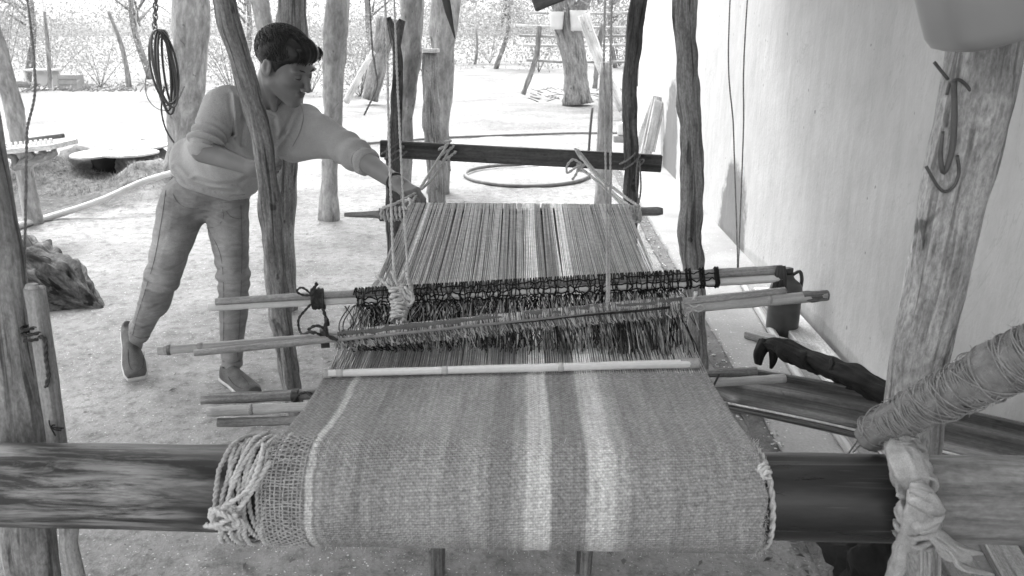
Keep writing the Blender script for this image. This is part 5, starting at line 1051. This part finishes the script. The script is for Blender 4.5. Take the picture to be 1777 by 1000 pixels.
def hsurf(d):     # point of the hair shell in direction d from the scalp centre
    c = np.array([0, -.013, .041]); r = np.array([.083, .106, .087]); t = 1 / math.sqrt(((d / r) ** 2).sum()); q = c + d * t
    if q[1] > .03 and q[2] > .05: q = q + np.array([0, .012, .010]) * min(1, (q[1] - .03) / .04) * 1.0
    return q
for k in range(1700):
    d = np.array([random.gauss(0, 1), random.gauss(0, 1), abs(random.gauss(0, 1)) * 1.1 - .25]); d /= np.linalg.norm(d); q = hsurf(d); line = np.interp(q[1], [-.12, -.05, -.028, -.02, .004, .012, .016, .035, .05, .075, .12], [-.070, -.062, -.050, .018, .022, -.018, -.018, .018, .034, .048, .060])
    if q[2] < line + .004: continue
    fl = np.array([.25 + d[0] * .8, .9 if q[2] > .05 else .35, -.5 if q[2] < .09 else -.05]); pts = [q - d * .002]
    for i_ in range(3): dd = d + fl * .10 * (i_ + 1); dd /= np.linalg.norm(dd); q2 = hsurf(dd); pts.append(q2 + dd * (.0012 + .0015 * random.random()))
    if min(p_[2] for p_ in pts) < line - .030: continue
    tube(hm, [wld(tuple(p_)) for p_ in pts], [.0016, .0015, .0004], n=4, step=.02, tone=random.uniform(.5, 1.8))
for k in range(120):
    x = random.uniform(-.056, .060); z0 = random.uniform(.048, .058); pts = [wld((x, .074, .094)), wld((x * 1.02, .094, .084)), wld((x * 1.04 + random.uniform(-.006, .008), .095 + random.uniform(-.003, .003), z0 + .003 + random.uniform(-.006, .008)))]; tube(hm, pts, [.0024, .0022, .0006], n=4, step=.015, tone=random.uniform(.5, 1.5))
hm.build('hair', M['hair'], person)
for sx in (-1, 1):
    tube(MB(), [wld((sx * .012, .094, .017)), wld((sx * .026, .0955, .023)), wld((sx * .040, .087, .023)), wld((sx * .050, .076, .014))], [.0022, .0036, .0032, .0012], n=8, step=.004, flat=.8).build('eyebrow', M['hair'], person)
    tube(MB(), [wld((sx * .019, .0895, -.006)), wld((sx * .031, .0915, -.0085)), wld((sx * .043, .0850, -.006))], [.0010, .0018, .0014], n=6, step=.003).build('eyelash', M['hair'], person)
# ---- sweatshirt
axT = t3(CHE - PEL); axT /= np.linalg.norm(axT)
def creases(p, L_, c0):
    fz = t3(cam_f); rx = np.array([math.cos(YA), math.sin(YA), 0.]); uy = np.cross(rx, fz); rel = p - np.array([0, 0, CH]); dep = rel @ fz; out = np.zeros(len(p), np.float32); front = dep < (c0 - np.array([0, 0, CH])) @ fz + .06
    PX = np.stack([rel @ rx / dep * F + 888.5, 500 - rel @ uy / dep * F], 1); k_ = dep / F
    for pts, w_, A_ in L_:
        best = np.full(len(p), 999.); sg = np.zeros(len(p)); P2 = [np.array(q, float) for q in pts]; n_ = len(P2)
        for i_, (a, b) in enumerate(zip(P2[:-1], P2[1:])):
            ab = b - a; t = np.clip(((PX - a) @ ab) / (ab @ ab), 0, 1); dv = PX - a - t[:, None] * ab; dd = np.hypot(dv[:, 0], dv[:, 1]); m_ = dd < best; best = np.where(m_, dd, best); sg = np.where(m_, np.sign(dv[:, 0] * ab[1] - dv[:, 1] * ab[0]), sg)
        u = best * sg * k_; out += np.where(front, A_ * (np.exp(-(u / w_) ** 2) - .6 * np.exp(-((u - 1.9 * w_) / (1.2 * w_)) ** 2)), 0).astype(np.float32)
    return out
SWC = [([(398, 165), (401, 195), (404, 232)], .007, .016), ([(418, 172), (424, 215), (420, 250)], .008, .010), ([(360, 172), (345, 205), (338, 232)], .008, .007), ([(375, 178), (366, 212), (368, 236)], .008, .008),
    ([(527, 196), (520, 230), (503, 262)], .008, .014), ([(512, 188), (497, 222), (480, 250)], .008, .009), ([(540, 215), (530, 245), (520, 262)], .007, .010),
    ([(302, 292), (325, 318), (360, 330), (410, 332)], .008, .007), ([(340, 312), (375, 322), (415, 318), (445, 300)], .009, .006), ([(300, 318), (340, 343), (380, 354), (425, 350)], .005, .006),
    ([(475, 205), (478, 240), (468, 280)], .009, .008), ([(450, 215), (455, 250), (448, 300)], .009, .008), ([(333, 226), (350, 238), (385, 236)], .006, .010), ([(330, 240), (352, 250), (388, 250)], .006, .010), ([(332, 254), (355, 262), (386, 262)], .005, .009),
    ([(575, 232), (585, 252), (580, 282)], .007, .010), ([(596, 240), (603, 262), (596, 288)], .006, .011), ([(612, 246), (622, 266), (614, 290)], .006, .010), ([(556, 222), (560, 250), (552, 275)], .008, .007), ([(628, 258), (634, 274), (624, 292)], .005, .008)]
JNC = [([(345, 345), (372, 352), (420, 342)], .006, .009), ([(352, 360), (320, 352), (290, 340)], .007, .007), ([(352, 368), (385, 372), (420, 360)], .006, .007), ([(360, 378), (398, 392), (424, 386)], .006, .006), ([(348, 372), (322, 380), (300, 376)], .007, .006), ([(252, 488), (278, 500), (300, 494)], .006, .008), ([(256, 506), (276, 514), (292, 508)], .006, .007), ([(262, 468), (282, 474), (306, 464)], .007, .006),
    ([(380, 500), (404, 508), (424, 498)], .006, .007), ([(382, 468), (404, 478), (424, 466)], .007, .007), ([(382, 520), (400, 528), (424, 516)], .005, .006), ([(384, 560), (402, 566), (420, 558)], .005, .005), ([(386, 598), (402, 604), (418, 596)], .005, .006), ([(386, 616), (402, 622), (418, 614)], .004, .006), ([(228, 560), (244, 572), (262, 566)], .005, .007), ([(240, 530), (256, 540), (274, 530)], .006, .006), ([(298, 332), (296, 370), (288, 410), (278, 440)], .003, .004), ([(388, 350), (384, 366), (372, 374)], .003, .005), ([(405, 350), (398, 362), (380, 366)], .003, .004)]
def swf(p):
    hem = D(362, 318, 3.40)
    nf = t3((cam_f * .85 + V(-.35, 0, 0)).normalized()); c0_ = t3(WAI); K_ = 1 / .70 - 1; W = lambda a: (np.array(a, np.float32) + ((np.array(a, np.float32) - c0_) @ nf)[..., None] * nf * K_).astype(np.float32)
    pw = W(p); w3 = lambda v: W(t3(v)[None])[0]
    d = SU(.05, rc(pw, w3(D(362, 385, 3.44)), w3(D(372, 300, 3.38)), .160, .165), rc(pw, w3(D(372, 300, 3.38)), w3(CHE), .165, .145))
    d = sm(d, rc(pw, w3(CHE), w3(NB_ + V(0, .02, -.035)), .13, .065), .05) * .8
    d = sm(d, rc(p, t3(SR + V(.04, .02, -.01)), t3(NB_ + V(-.02, .02, -.02)), .078, .060), .05); d = sm(d, rc(p, t3(SL + V(-.03, 0, -.01)), t3(NB_ + V(.02, .02, -.03)), .072, .055), .05)
    # folds of the trunk: droop across the belly, pulls from the shoulders
    q = p - t3(PEL); s = q @ axT; lat = q @ np.array([.8, -.6, 0]); 
    d = d + .010 * np.sin(s * 55 + 11 * lat + 3.2 * wn_(p, 8, 1)) * np.exp(-((s - .06) / .14) ** 2) + .008 * np.sin(lat * 62 + 14 * s + 2.5 * wn_(p, 6, 2)) * np.clip((s - .18) / .15, 0, 1) + .005 * wn_(p, 19, 3)
    d = d + 1.15 * creases(p, SWC, t3(CHE) + np.array([0, .12, 0], np.float32))
    # ribbed hem
    hh = t3(D(365, 337, 3.40)); hn = t3(D(393, 240, 3.38)) - hh; hn /= np.linalg.norm(hn); dd = (p - hh) @ hn; d = d + .030 * np.clip(1 - dd / .055, 0, 1) ** 1.5 + .004 * np.exp(-((dd - .034) / .005) ** 2) + .0012 * np.sin(np.arctan2((p - hh) @ np.cross(hn, [1, 0, 0]), (p - hh)[:, 0]) * 90) * (dd < .034); d = smx(d, -dd, .006)
    # sleeves, pushed up to the elbow
    aR, bR = t3(SR), t3(ER.lerp(SR, .14)); tR = np.clip(((p - aR) @ (bR - aR)) / ((bR - aR) @ (bR - aR)), 0, 1.2)
    eR = rc(p, aR, bR, .072, .055) + .013 * np.sin(tR * 30 + 3.0 * wn_(p, 14, 5)) * np.clip((tR - .45) * 2.2, 0, 1) - .006 * np.exp(-((tR - .93) / .10) ** 2) + .003 * wn_(p, 30, 2)
    d = sm(d, eR, .028)
    aL, bL = t3(SL), t3(EL_.lerp(WL_, .22)); mL = t3(EL_); tL = np.clip(((p - aL) @ (bL - aL)) / ((bL - aL) @ (bL - aL)), 0, 1.2)
    eL = sm(rc(p, aL, mL, .076, .058), rc(p, mL, bL, .058, .047), .02) + .008 * np.sin(tL * 34 + 3.0 * wn_(p, 12, 6)) * np.clip((tL - .45) * 2, 0, 1) + .0035 * np.sin(tL * 16 + 2 * wn_(p, 8, 4)) + .003 * wn_(p, 26, 7)
    # drape under the reaching arm
    eL = sm(eL, rc(p, t3(SL.lerp(EL_, .45) + V(0, 0, -.030)), t3(SL + V(-.06, 0, -.10)), .045, .06), .05)
    d = sm(d, eL, .035)
    # neck opening
    return smx(d, -rc(p, nk0, t3(NB_ + V(.0, .0, .004)), .064, .060), .008)
jl = np.array([t3(v) for v in (PEL, NB_, SR, SL, ER, EL_.lerp(WL_, .25), D(440, 330, 3.3))])
def onsurf(mb, pix, r, name, mat, parent, off=.0012, tone=.5, step=7):
    v = np.concatenate(mb.v); fz = t3(cam_f); rx = np.array([math.cos(YA), math.sin(YA), 0.]); uy = np.cross(rx, fz); rel = v - np.array([0, 0, CH]); dep = rel @ fz; X_ = rel @ rx / dep * F + 888.5; Y_ = 500 - rel @ uy / dep * F
    c, _, _ = catmull([V(a, b, 0) for a, b in pix], step); out = []
    for q in c:
        m_ = np.hypot(X_ - q.x, Y_ - q.y) < 5
        if not m_.any(): continue
        out.append(D(q.x, q.y, float(np.percentile(dep[m_], 20)) - off))
    if len(out) > 2:
        for _ in range(2): out = [out[0]] + [(out[i - 1] + out[i] * 2 + out[i + 1]) / 4 for i in range(1, len(out) - 1)] + [out[-1]]
        m2 = MB(); tube(m2, out, r, n=5, step=.02, tone=tone); m2.build(name, mat, parent)
sw = MB(); nadd(sw, swf, jl.min(0) - .19, jl.max(0) + .14, .0055); swo = sw.build('sweatshirt', M['sweater'], person)
for pix in ([(392, 150), (400, 175), (405, 205), (403, 232)], [(520, 178), (527, 200), (521, 228), (508, 254)], [(296, 303), (330, 326), (372, 341), (425, 338)]): onsurf(sw, pix, .0012, 'seam', M['sweater'], swo, tone=.65)
nn = (NB_ - wld((0, -.03, -.05))).normalized(); a_ = nn.orthogonal().normalized(); b_ = nn.cross(a_); cc = NB_ + V(.004, .004, .0) 
ring = [cc + (a_ * math.cos(t) + b_ * math.sin(t)) * .074 for t in np.linspace(0, 6.2832, 25)]; tube(MB(), ring, .0095, n=10, step=.01, caps=False, flat=.8).build('collar', M['sweater'], person)
for nm, a, b, r in (('cuff', EL_.lerp(WL_, .20), EL_.lerp(WL_, .34), .050), ('cuff', ER.lerp(SR, .16), ER.lerp(SR, -.02), .0545)):
    tube(MB(), [a, a.lerp(b, .3), a.lerp(b, .8), b], [r * .92, r * 1.04, r * .98, r * .86], n=36, step=.005, lump=.05, groove=.08, gfreq=3).build(nm, M['sweater'], person)
br_ = WL_.lerp(EL_, .06); dv = (WL_ - EL_).normalized(); a_ = dv.orthogonal().normalized(); b_ = dv.cross(a_); tube(MB(), [br_ + (a_ * math.cos(t) + b_ * math.sin(t)) * .0315 for t in np.linspace(0, 6.2832, 20)], .0035, n=6, step=.01, caps=False).build('bracelet', M['blackrubber'], person)
# ---- jeans
def legf(p, a, k, an, ra, rk, ran, sd):
    d = sm(rc(p, t3(a), t3(k), ra, rk), rc(p, t3(k), t3(an), rk, ran), .02); cf = k.lerp(an, .28) + V(0, .02, 0); d = sm(d, el(p, t3(cf), (.046, .050, .09)), .04)
    ax = t3(an - k); ax /= np.linalg.norm(ax); s = (p - t3(k)) @ ax; L = np.linalg.norm(t3(an - k))
    amp = .0010 + .0035 * np.exp(-(s / .06) ** 2) + .0035 * np.clip((s - L * .55) / (L * .45), 0, 1); cr_ = np.sin(s * (95 + 10 * sd) + 26 * ((p - t3(k)) @ np.array([.8, .6, 0])) + 4.5 * wn_(p, 13, sd)); return d + amp * cr_ * (.5 + .5 * wn_(p, 10, sd + 3)) * 1.6 + .0025 * wn_(p, 30, sd)
def jf(p):
    d = SU(.05, el(p, t3(PEL + V(.0, .03, -.03)), (.150, .11, .10)), rc(p, t3(PEL + V(0, .03, 0)), t3(PEL + (WAI - PEL) * .8 + V(0, .03, 0)), .125, .11))
    d = sm(d, legf(p, HR, KR, AR, .098, .067, .041, 1.), .03); l2 = legf(p, HL, KL, AL, .094, .063, .043, 2.); d = sm(d, l2, .022); q = p - t3(PEL)
    d = d + .003 * np.sin((q[:, 2] * 60 + np.abs(q[:, 0] - .0) * 45) + 2 * wn_(p, 9, 3)) * np.exp(-((q[:, 2] + .10) / .07) ** 2)
    d = d + .6 * creases(p, JNC, t3(PEL) + np.array([0, .1, 0], np.float32))
    for A_, K_ in ((AR, KR), (AL, KL)): ax = t3(A_ - K_); ax /= np.linalg.norm(ax); near = np.linalg.norm(p - t3(A_), axis=1) < .12; d = np.where(near, np.maximum(d, (p - t3(A_)) @ ax - (.004 if A_ is AR else -.012)), d)
    return d
def jt(v):
    t = np.full(len(v), 1.12); 
    for a, k in ((HR, KR), (HL, KL)):
        c = t3(a.lerp(k, .55)) + np.array([-.0, -.07, 0]); t += .45 * np.exp(-(np.linalg.norm((v - c) * [1, .6, .55], axis=1) / .07) ** 2); c = t3(k) + np.array([0, -.05, 0]); t += .35 * np.exp(-(np.linalg.norm((v - c) * [1, .6, 1], axis=1) / .05) ** 2)
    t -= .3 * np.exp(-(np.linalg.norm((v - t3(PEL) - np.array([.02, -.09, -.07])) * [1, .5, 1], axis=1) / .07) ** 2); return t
jl = np.array([t3(v) for v in (PEL, KR, AR, KL, AL, HR)]); jm = MB(); nadd(jm, jf, jl.min(0) - [.13, .13, .05], jl.max(0) + [.19, .16, .15], .0062, jt); jo = jm.build('jeans', M['jeans'], person)
for pix in ([(288, 330), (279, 390), (268, 450), (252, 505), (238, 550), (230, 582)], [(418, 356), (420, 420), (419, 480), (416, 560), (412, 620)], [(360, 396), (382, 440), (388, 500), (388, 600)], [(300, 336), (308, 352), (326, 362), (345, 362)], [(386, 364), (388, 380), (376, 394), (358, 396)], [(392, 366), (402, 378), (420, 380)]): onsurf(jm, pix, .0011, 'seam', M['jeans'], jo, tone=.6)
for pix in ([(226, 578), (242, 588), (260, 584)], [(386, 626), (402, 631), (416, 626)]): onsurf(jm, pix, .003, 'hem', M['jeans'], jo, tone=.8)
# ---- shoes
def shoe(heel, toe, ank, wd, moc, name='shoe'):
    h, t, a = t3(heel), t3(toe), t3(ank); ax = t - h; L = np.linalg.norm(ax); ax /= L; side = np.cross(ax, [0, 0, 1]); side /= np.linalg.norm(side); up2 = np.cross(side, ax); R = np.stack([ax, side, up2], 1); root = None
    def fn(p):
        q = (p - h) @ R; x, y, z = q[:, 0], q[:, 1], q[:, 2]; w_ = np.interp(x / L, [-.05, 0, .12, .35, .7, .9, 1.0, 1.04], [.020, .028, .032, .034, wd, wd * .95, wd * .72, wd * .6]).astype(np.float32); hgt = np.interp(x / L, [-.05, 0, .2, .45, .7, .95, 1.04], [.050, .064, .074, .066, .046, .032, .02]).astype(np.float32)
        d = np.sqrt((y / np.maximum(w_, .004)) ** 2 + (np.maximum(z, 0) / np.maximum(hgt, .004)) ** 2) - 1; d = d * .032; d = np.maximum(d, -z - .006); d = np.maximum(d, -x - .012); d = np.maximum(d, x - L * .99)
        op = rc(p, a + np.array([0, 0, .02]), h + R @ np.array([L * .10, 0, .075]), .030, .026); return smx(d, -op, .006)
    m = MB(); b0 = np.minimum(h, t) - .07; b1 = np.maximum(h, t) + .09; nadd(m, fn, b0, b1, .0042); o = m.build(name, M['shoe'], person); onsurf(m, moc, .0013, 'seam', M['shoe'], o, tone=.55)
    def sf(p): q = (p - h) @ R; x, y, z = q[:, 0], q[:, 1], q[:, 2]; w_ = np.interp(x / L, [-.06, 0, .12, .35, .7, .9, 1.0, 1.05], [.02, .033, .036, .038, wd + .005, wd + .002, wd * .78, wd * .7]).astype(np.float32); return np.maximum(np.maximum(np.maximum(np.abs(y) - w_, x - L * 1.02), -x - .018), np.abs(z + .010) - .008)
    nadd(MB(), sf, b0 - .02, b1, .0042).build('sole', M['sole'], o)
    v = h + R @ np.array([L * .62, 0, .053])
def sole_pt(px, py, z): return H(px, py, z)
shoe(D(222, 574, 3.66), H(237, 655, .02), AR, .047, [(222, 606), (223, 630), (230, 644), (243, 645), (249, 632), (250, 610)])
shoe(H(391, 652, .022), H(442, 683, .02), AL, .045, [(396, 654), (406, 668), (424, 676), (434, 672), (428, 660), (414, 648)])
